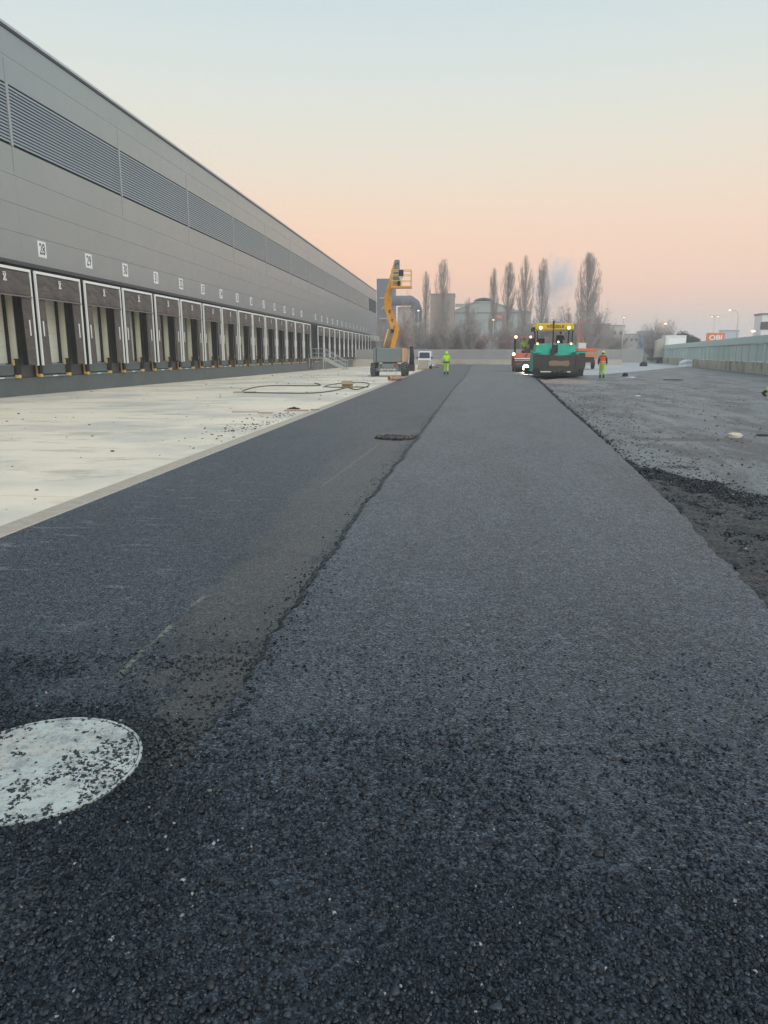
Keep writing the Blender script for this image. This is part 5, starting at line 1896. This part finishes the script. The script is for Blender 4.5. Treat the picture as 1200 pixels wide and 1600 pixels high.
# ------------------------------------------------------------------ street lamps
def lamp_post(label, x, y, h, zb=0.0, arm=0.0, double=False, mat=None, glow_r=0.16):
    p = thing('street_lamp', label, 'street lamp', (x, y, zb), group='street lamps around the yard')
    mt = M['steel']
    if arm:
        pts_ = [(0, 0, 0), (0, 0, h - 1.3), (arm * 0.12, 0, h - 0.5), (arm * 0.45, 0, h - 0.08), (arm, 0, h)]
        MB().tube(pts_, [0.10, 0.07, 0.06, 0.05, 0.045], 8).build('pole', mt, p, smooth=True)
        heads = [(arm, h)]
    else:
        MB().tube([(0, 0, 0), (0, 0, h)], [0.10, 0.055], 8).build('pole', mt, p, smooth=True)
        heads = [(-0.55, h), (0.55, h)] if double else [(0, h)]
        if double:
            MB().tube([(-0.5, 0, h), (0.5, 0, h)], 0.04, 6).build('cross_arm', mt, p)
    for hx, hz in heads:
        hh = box('lamp_head', M['machinegrey'], p, hx - 0.3, hx + 0.3, -0.13, 0.13, hz, hz + 0.12, bevel=0.02)
        MB().ball((hx, -0.02, hz - 0.02), glow_r, 10, 6, sc=(1.2, 0.9, 0.6)).build('bulb', mat or M['lamp'], hh, smooth=True)
    return p


lamp_post('lit street lamp on a plain pole left of the road roller', 5.0, 135, 7.7, -0.2)
lamp_post('lit street lamp on a plain pole right of the orange vested worker', 26.3, 130, 7.8, -0.2)
lamp_post('street lamp with two lit heads behind the orange shop sign', 47.1, 150, 8.8, -0.2, double=True)
lamp_post('tall street lamp with one curved arm reaching left near the right edge', 51.4, 150, 9.9, -0.2, arm=-1.7, mat=M['lampsod'], glow_r=0.24)
lamp_post('warm lit street lamp above the dark bushes behind the white trailer', 39.0, 151, 7.5, -0.2, arm=-0.6, mat=M['lampsod'], glow_r=0.26)
lamp_post('lit lamp near the roof edge building at the far right', 54.0, 149, 6.0, -0.2, glow_r=0.34)
lamp_post('lit lamp low beside the pale silo building behind the boom lift', -12.8, 210, 13.6, -0.3, glow_r=0.28)
lamp_post('small lit lamp among the bare trees left of the beige block', -9.4, 200, 5.2, -0.3, glow_r=0.24)

# ------------------------------------------------------------------ things beyond the fence
tk = thing('truck_trailer', 'white box trailer parked behind the green fence', 'trailer', (34.3, 140, -0.2))
box('trailer_body', M['carwhite'], tk, 1.4, 5.0, -0.5, 2.2, 2.0, 5.05, bevel=0.05)
MB().prism([(0.0, 1.2), (1.38, 1.2), (1.38, 4.7), (0.0, 4.1)], 'y', -0.4, 1.2).build('trailer_side', M['silo'], tk)
box('light_strip', M['white'], tk, 1.9, 4.9, -0.53, -0.505, 3.4, 4.6)
box('underframe', M['darkmetal'], tk, 0.2, 4.8, -0.3, 7, 0.6, 1.2)
for x in (0.6, 4.4):
    wheel(tk, 'wheel', x, 1.0, 0.5, 0.5, 0.3, M['rubber'], M['steel'])
sg = thing('orange_sign', 'orange sign with pale rounded letters rising behind the green fence', 'sign', (47.3, 149, -0.2))
box('sign_board', M['orange'], sg, -1.65, 1.65, 0, 0.3, 4.2, 5.7, bevel=0.03)
place('lettering', text_mesh('OBI', 1.25, M['white'], 0.01, 1.2, 0.03), sg, (0, -0.015, 4.78), (R(90), 0, 0))
for x in (-1.2, 1.2):
    MB().tube([(x, 0.15, 0), (x, 0.15, 4.2)], 0.09, 8).build('sign_post', M['steel'], sg)


def building(name, label, x0, x1, y0, depth, h, mat, rows=0, cols=0, zb=-0.5, cat='building'):
    b = thing(name, label, cat, ((x0 + x1) / 2, y0, zb))
    w = (x1 - x0) / 2
    box('wall', mat, b, -w, w, 0, depth, 0, h - zb, bevel=0.05)
    box('roof_edge', M['greybld'], b, -w - 0.15, w + 0.15, -0.15, depth + 0.15, h - zb, h - zb + 0.3)
    for r_ in range(rows):
        for c_ in range(cols):
            wx = -w + (c_ + 0.5) * 2 * w / cols
            zz = (r_ + 0.6) * (h - zb) / rows
            ww = 2 * w / cols * 0.3
            f = box('window', M['steel'], b, wx - ww, wx + ww, -0.06, 0, zz - 0.7, zz + 0.7)
            box('pane', M['glass'], f, wx - ww + 0.08, wx + ww - 0.08, -0.075, -0.061, zz - 0.6, zz + 0.6)
    return b


bR = building('office_building', 'white banded office building with dark windows at the right edge', 59.4, 85, 160, 4, 9.3, M['carwhite'], 2, 9)
box('dark_window_band', M['glass'], bR, -13.0, 13.0, -0.1, -0.08, 6.9, 8.4)
building('blue_building', 'small bright blue building far away between the two dark bushes', 68.2, 72.5, 300, 10, 10.0, M['bluebld'])
building('ochre_building', 'pale ochre low building left of the blue one', 60.5, 68, 305, 10, 9.0, M['silo'], 2, 4)
building('distant_pale_building', 'faint pale building far behind right of the big poplar', 42.5, 53.5, 262, 14, 10.8, M['silo'], 2, 5)
building('distant_pale_block', 'faint bluish block far away left of the curved lamp', 107, 114, 330, 3, 11, paint('pale_blue_cladding', (0.42, 0.52, 0.62), 0.7))

tw = thing('industrial_tower', 'dark blue grey tower rising behind the end of the warehouse', 'tower', (-24.0, 250, -0.6))
box('shaft', M['towerblue'], tw, -5.0, 0.6, 0, 9, 0, 26.3, bevel=0.05)
for z in (6.5, 13.5, 20.0):
    box('gantry', M['steel'], tw, -4.0, 0.8, -0.6, 0.0, z, z + 0.35)
MB().bar((-3.5, -0.3, 16.5), (0.5, -0.3, 20.0), 0.3, 0.3).build('gantry_stair', M['steel'], tw)

pp2 = thing('process_plant', 'cluster of pale silos with a fat grey duct behind the boom lift', 'plant', (-18.5, 240, -0.6))
MB().tube([(-5.2, 0, 18.6), (1.6, 0, 18.6), (2.9, 0, 17.6), (3.9, 0, 15.4), (4.0, 0, 12.0)], [1.55, 1.55, 1.5, 1.3, 1.1], 20).build('duct', M['towerblue'], pp2, smooth=True)
MB().tube([(0.2, 3, 0), (0.2, 3, 16.8)], 3.1, 28).build('silo', M['silo'], pp2, smooth=True)
box('plant_base', M['silo'], pp2, -3.6, 5.6, -1.0, 6, 0, 6.4)
box('control_room', M['greybld'], pp2, -3.0, 2.2, -1.4, 4, 6.41, 10.0)
box('control_window', M['glass'], pp2, 0.0, 0.9, -1.0, -0.9, 11.6, 12.4)
sc_ = MB()
for k in range(8):
    z = 8.0 + k * 1.0
    sc_.bar((2.6, -0.5, z), (5.0, -0.5, z), 0.08, 0.10)
    sc_.bar((2.6, -0.5, z), (5.0, -0.5, z + 1.0), 0.07, 0.07)
    sc_.bar((5.0, -0.5, z), (2.6, -0.5, z + 1.0), 0.07, 0.07)
for x in (2.6, 3.8, 5.0):
    sc_.bar((x, -0.5, 6.4), (x, -0.5, 16.0), 0.10, 0.10)
sc_.build('scaffold_stair', M['white'], pp2)

bt_ = building('beige_block', 'plain beige windowless block behind the bare trees', -10.4, -3.2, 230, 12, 19.0, M['beige'])
fc_ = thing('factory', 'pale green grey factory hall with a small curved roof vent', 'factory', (5.6, 236, -0.6))
fm = MB()
fm.prism([(-8.7, 0), (14.5, 0), (14.5, 15.0), (9.5, 15.4), (3.0, 17.6), (-3.0, 17.6), (-8.7, 15.4)], 'y', 0, 24)
fm.build('wall', M['palegreen'], fc_, bevel=0.03)
box('eaves_line', M['greybld'], fc_, -8.72, 14.6, -0.12, 0, 14.4, 14.75)
MB().prism([(-8.7, 15.5), (-3.0, 17.9), (3.0, 17.9), (9.5, 15.7), (9.5, 15.5), (3.0, 17.65), (-3.0, 17.65), (-8.7, 15.3)], 'y', -0.3, 24).build('roof', M['fencegreen'], fc_)
arc = [(3.0 * math.cos(a), 17.8 + 1.2 * math.sin(a)) for a in [math.pi * k / 12 for k in range(13)]]
arc2 = [(2.7 * math.cos(a), 17.7 + 0.85 * math.sin(a)) for a in [math.pi * k / 12 for k in range(12, -1, -1)]]
MB().prism(arc + arc2, 'y', -0.6, 10).build('roof_vent', M['farroof'], fc_)
box('pale_panel', M['silo'], fc_, -8.6, -4.2, -0.2, -0.05, 16.3, 17.3)
lg = thing('red_logo_sign', 'faded red oval sign on the pale factory wall', 'sign', (10.6, 235.6, 12.8))
MB().tube([(0, 0, 0), (0, -0.2, 0)], 1.0, 24).build('oval_plate', M['signred'], lg, smooth=False).scale = (1.6, 1, 0.9)
MB().tube([(0, -0.21, 0), (0, -0.24, 0)], 0.55, 20).build('oval_inset', M['palegreen'], lg).scale = (1.6, 1, 0.5)
MB().tube([(0, 0, 0), (0, 0, 11.0)], 0.35, 10).build('chimney_pipe', M['white'], fc_, loc=(-4.8, -8, 0))
building('grey_shed', 'long low grey hall behind the poplars in the middle', 16.5, 40, 215, 14, 9.5, M['greybld'])
building('low_workshop', 'low grey workshop under the bare trees beyond the back fence', -12.0, -1.5, 150, 8, 4.4, M['greybld'], 1, 5)
sh = thing('dark_tent', 'small dark domed shelter behind the white van', 'shelter', (-7.1, 128, -0.2))
MB().prism([(1.7 * math.cos(a), 3.5 * math.sin(a) ** 0.7) for a in [math.pi * k / 12 for k in range(13)]], 'y', 0, 3).build('canvas', M['towerblue'], sh)


# ------------------------------------------------------------------ trees
def poplar_meshes(seed, H, wid, dens=1.0):
    rd = random.Random(seed)
    tr = MB()
    top = H * 0.92
    tr.tube([(0, 0, -0.5), (0.05, 0, H * 0.3), (rd.uniform(-.2, .2), 0, H * 0.6), (rd.uniform(-.2, .2), 0, top)], [0.24, 0.17, 0.09, 0.02], 7)
    cr_ = MB()
    stems = []
    for i in range(int(105 * dens)):
        z0 = H * rd.uniform(0.04, 0.80)
        a = rd.uniform(0, 2 * math.pi)
        L = min(H - z0, H * rd.uniform(0.16, 0.30)) * (1 if z0 < H * 0.7 else 0.95)
        ze = (z0 + L) / H
        env = min(1.0, 0.45 + 1.4 * ze) * (1.0 if ze < 0.72 else max(0.22, 1 - ((ze - 0.72) / 0.28) ** 2 * 0.85))
        reach = wid * 0.5 * max(0.12, env) * rd.uniform(0.25, 1.0) ** 0.5
        ca_, sa_ = math.cos(a), math.sin(a)
        p0 = Vector((0, 0, z0))
        p1 = Vector((reach * 0.55 * ca_, reach * 0.55 * sa_, z0 + L * 0.30))
        p2 = Vector((reach * 0.95 * ca_, reach * 0.95 * sa_, z0 + L * 0.68))
        p3 = Vector((reach * 1.02 * ca_, reach * 1.02 * sa_, z0 + L * rd.uniform(0.9, 1.03)))
        cr_.tube([p0, p1, p2, p3], [0.045, 0.032, 0.02, 0.008], 3, cap=False)
        stems.append((p0, p1, p2, p3))
    # twigs: slender upright slivers along the limbs
    for (p0, p1, p2, p3) in stems:
        for k in range(int(30 * max(0.7, dens ** 0.5))):
            t_ = rd.uniform(0.15, 1)
            b = p0.lerp(p1, t_ * 3) if t_ < 0.333 else (p1.lerp(p2, t_ * 3 - 1) if t_ < 0.667 else p2.lerp(p3, t_ * 3 - 2))
            b = b + Vector((rd.gauss(0, .12), rd.gauss(0, .12), rd.gauss(0, .2)))
            L = rd.uniform(0.35, 1.1)
            a = rd.uniform(0, 6.28)
            o_ = Vector((math.cos(a), math.sin(a), 0))
            tip = b + o_ * L * rd.uniform(0.12, 0.42) + Vector((0, 0, L))
            if tip.z > H:
                tip.z = H - rd.random() * 0.3
            w_ = rd.uniform(0.010, 0.022)
            sx = Vector((-math.sin(a), math.cos(a), 0)) * w_
            cr_.add([b - sx, b + sx, tip, b + o_ * w_ * 1.5], [(0, 1, 2), (1, 3, 2), (3, 0, 2)])
    return tr.mesh('trunk', M['bark']), cr_


def poplar(label, x, y, H, wid, seed, mat=None, dens=1.0, group='tall bare poplars beyond the back fence'):
    p = thing('poplar_tree', label, 'tree', (x, y, -0.5), random.uniform(0, 6.28), group)
    a, b = poplar_meshes(seed, H + 0.5, wid, dens)
    place('trunk', a, p)
    b.build('crown', mat or M['twig'], p)
    return p


poplar('slim bare poplar, leftmost, beside the boom lift basket', -7.67, 150, 17.6, 2.2, 1, dens=0.8)
poplar('bare poplar with wide upright crown in front of the beige block', -4.36, 151, 19.9, 4.0, 2, dens=1.25)
poplar('slim bare poplar above the red oval sign, left one of the middle four', 5.5, 150, 18.0, 2.0, 3, dens=0.8)
poplar('bare poplar second from left among the middle four', 8.4, 152, 19.3, 3.4, 4)
poplar('bare poplar third from left among the middle four, tallest of them', 11.5, 150, 20.3, 3.5, 5, dens=1.1)
poplar('bare poplar rightmost of the middle four, left of the steam', 14.9, 151, 19.9, 3.2, 6)
poplar('largest and densest bare poplar, right of the steam plume', 23.4, 150, 20.7, 5.2, 7, dens=2.0)
poplar('thin young bare poplar before the pale factory', 0.6, 149, 12.5, 1.8, 8, dens=0.5)


def bare_tree(label, x, y, H, wid, seed, mat, group, dens=1.0, zb=-0.5, cat='tree'):
    rd = random.Random(seed)
    p = thing('bare_tree', label, cat, (x, y, zb), 0, group)
    tr = MB()
    tr.tube([(0, 0, 0), (0.1, 0, H * 0.35)], [0.16, 0.10], 6)
    cr_ = MB()
    ends = []
    for i in range(int(20 * dens)):
        a = rd.uniform(0, 6.28)
        el = rd.uniform(0.5, 1.45)
        L = H * rd.uniform(0.45, 0.85)
        p0 = Vector((0, 0, H * rd.uniform(0.08, 0.35)))
        d_ = Vector((math.cos(a) * math.cos(el) * wid / H * 1.1, math.sin(a) * math.cos(el) * wid / H * 1.1, math.sin(el)))
        p1 = p0 + d_ * L * 0.5
        p2 = p0 + d_ * L + Vector((0, 0, L * 0.1))
        cr_.tube([p0, p1, p2], [0.06, 0.04, 0.015], 4, cap=False)
        for k in range(int(50 * min(dens, 1.6))):
            b = p0.lerp(p2, rd.uniform(0.2, 1)) + Vector((rd.gauss(0, .25), rd.gauss(0, .25), rd.gauss(0, .25)))
            o_ = Vector((rd.gauss(0, 1), rd.gauss(0, 1), rd.uniform(0.2, 1.6))).normalized()
            Lt = rd.uniform(0.3, 1.0)
            w_ = rd.uniform(0.014, 0.034)
            sx = o_.orthogonal().normalized() * w_
            tip = b + o_ * Lt
            cr_.add([b - sx, b + sx, tip, b + o_.cross(sx).normalized() * w_], [(0, 1, 2), (1, 3, 2), (3, 0, 2)])
    tr.build('trunk', M['bark'], p)
    cr_.build('crown', mat, p)
    return p


spots = [(-12.5, 126, 7.5, 4, 't'), (-10.3, 128, 6.5, 3.5, 'r'), (-8.2, 134, 8.5, 4, 't'), (-5.6, 130, 6.0, 4, 't'), (-3.4, 127, 8.0, 4, 't'), (-1.2, 129, 7.0, 4, 't'),
         (0.9, 126, 9.0, 3.2, 't'), (2.8, 128, 6.2, 4, 'r'), (6.8, 127, 6.8, 4, 'r'), (8.8, 130, 8.2, 4, 't'), (10.9, 126, 7.0, 4, 't'), (13.0, 129, 9.0, 4, 't'),
         (15.3, 127, 8.2, 4.4, 't'), (17.6, 130, 8.8, 4.5, 'r'), (19.8, 127, 8.0, 4, 't'), (22.2, 131, 9.5, 4.5, 't'), (-14.8, 190, 15, 5, 'r'), (-22.0, 186, 13, 6, 'r')]
names = ['left of the white van', 'reddish, behind the white van', 'beside the slim leftmost poplar', 'low, above the white van', 'in front of the beige block', 'right of the lime suited person',
         'tall and thin before the factory', 'reddish and low before the factory', 'reddish, under the red oval sign', 'behind the left lamp pole top', 'left of the roller lamp', 'above the road roller',
         'behind the paver canopy left end', 'reddish, behind the paver canopy', 'behind the paver canopy right end', 'at the foot of the largest poplar', 'reddish brown, between warehouse and duct', 'reddish brown, close to the warehouse corner']
for i, ((x, y, H, wd, kd), nm_) in enumerate(zip(spots, names)):
    bare_tree('bare scrubby tree ' + nm_, x, y, H, wd, 40 + i, M['twigred'] if kd == 'r' else M['twig'], 'bare scrub trees beyond the back fence', 1.7)
bare_tree('dense dark bare tree left of the right lamp pole', 27.2, 160, 7.6, 6, 71, M['twig'], 'dark bushes on the right', 3.2)
bare_tree('round dark bare bush right of the right lamp pole', 31.8, 165, 7.0, 7, 72, M['twig'], 'dark bushes on the right', 3.6)
bare_tree('spreading bare tree behind the white trailer, left one', 38.0, 158, 8.0, 6, 73, M['twig'], 'dark bushes on the right', 3.2)
bare_tree('low dark bare bush in front of the small blue building', 36.5, 192, 5.6, 7, 75, M['twig'], 'dark bushes on the right', 3.6)
bare_tree('spreading bare tree behind the white trailer, right one', 41.3, 160, 7.8, 6, 74, M['twig'], 'dark bushes on the right', 3.0)


def evergreen(label, x, y, H, wid, seed):
    rd = random.Random(seed)
    p = thing('evergreen_bush', label, 'bush', (x, y, -0.3), 0, 'evergreens behind the green fence')
    MB().tube([(0, 0, 0), (0, 0, H * 0.8)], [0.14, 0.04], 6).build('trunk', M['bark'], p)
    c_ = MB()
    lobes = [(rd.uniform(-.5, .5) * wid * 0.7, rd.uniform(-.5, .5) * wid * 0.5, H * rd.uniform(0.3, 0.8), rd.uniform(0.2, 0.32) * wid) for _ in range(9)]
    for k in range(3600):
        lx, ly, lz, lr = rd.choice(lobes)
        d_ = Vector((rd.gauss(0, 1), rd.gauss(0, 1), rd.gauss(0, 1.1))).normalized() * lr * rd.random() ** 0.4
        b = Vector((lx, ly, lz)) + d_
        s_ = rd.uniform(0.12, 0.28)
        u = Vector((rd.gauss(0, 1), rd.gauss(0, 1), rd.gauss(0, 1))).normalized() * s_
        v = u.orthogonal().normalized() * s_
        c_.add([b - u, b + v, b + u * 1.2], [(0, 1, 2)])
    c_.build('crown', M['evergreen'], p)


evergreen('dark evergreen right behind the white trailer', 42.8, 152, 6.4, 4.2, 81)
evergreen('dark evergreen between trailer and orange sign', 45.4, 154, 5.6, 3.4, 82)
evergreen('low dark evergreen right of the orange sign', 50.2, 156, 5.4, 3.0, 83)
evergreen('low evergreen left of the curved lamp pole', 52.8, 158, 5.2, 3.0, 84)
evergreen('low evergreen right of the curved lamp pole', 55.2, 157, 5.4, 3.4, 85)

# ------------------------------------------------------------------ steam far away
st_o = MB()
n_, m_ = 16, 10
st_ = MB().ball((0, 0, 0), 1.0, 18, 12).build('steam_plume', None if False else M['white'], None, smooth=True, loc=(54, 480, 44))
st_.scale = (15, 10, 22)
st_.rotation_euler = (0, R(18), 0)
mt = bpy.data.materials.new('steam')
mt.use_nodes = True
nn, ll = mt.node_tree.nodes, mt.node_tree.links
nn.clear()
oo = nn.new('ShaderNodeOutputMaterial')
vv = nn.new('ShaderNodeVolumePrincipled')
vv.inputs['Color'].default_value = (0.92, 0.95, 0.98, 1)
tc = nn.new('ShaderNodeTexCoord')
no = nn.new('ShaderNodeTexNoise')
no.inputs['Scale'].default_value = 1.6
no.inputs['Detail'].default_value = 4
ll.new(tc.outputs['Object'], no.inputs['Vector'])
le = nn.new('ShaderNodeVectorMath')
le.operation = 'LENGTH'
ll.new(tc.outputs['Object'], le.inputs[0])
mr = nn.new('ShaderNodeMapRange')
mr.inputs['From Min'].default_value = 1.0
mr.inputs['From Max'].default_value = 0.3
ll.new(le.outputs['Value'], mr.inputs['Value'])
mr2 = nn.new('ShaderNodeMapRange')
mr2.inputs['From Min'].default_value = 0.42
mr2.inputs['From Max'].default_value = 0.62
ll.new(no.outputs['Fac'], mr2.inputs['Value'])
mu = nn.new('ShaderNodeMath')
mu.operation = 'MULTIPLY'
ll.new(mr.outputs['Result'], mu.inputs[0])
ll.new(mr2.outputs['Result'], mu.inputs[1])
mu2 = nn.new('ShaderNodeMath')
mu2.operation = 'MULTIPLY'
mu2.inputs[1].default_value = 0.30
ll.new(mu.outputs[0], mu2.inputs[0])
ll.new(mu2.outputs[0], vv.inputs['Density'])
ll.new(vv.outputs['Volume'], oo.inputs['Volume'])
st_.data.materials.clear()
st_.data.materials.append(mt)
tag(st_, 'pale blue grey steam plume drifting behind the largest poplar', 'steam', kind='stuff')

# ------------------------------------------------------------------ haze
hz_ = MB().box(-430, 530, -70, 910, -1.8, 32).build('haze', M['white'])
hm = bpy.data.materials.new('haze_air')
hm.use_nodes = True
nn, ll = hm.node_tree.nodes, hm.node_tree.links
nn.clear()
oo = nn.new('ShaderNodeOutputMaterial')
vv = nn.new('ShaderNodeVolumePrincipled')
vv.inputs['Color'].default_value = (0.98, 0.95, 0.95, 1)
vv.inputs['Density'].default_value = 0.0012
ll.new(vv.outputs['Volume'], oo.inputs['Volume'])
hz_.data.materials.clear()
hz_.data.materials.append(hm)
tag(hz_, kind='stuff')
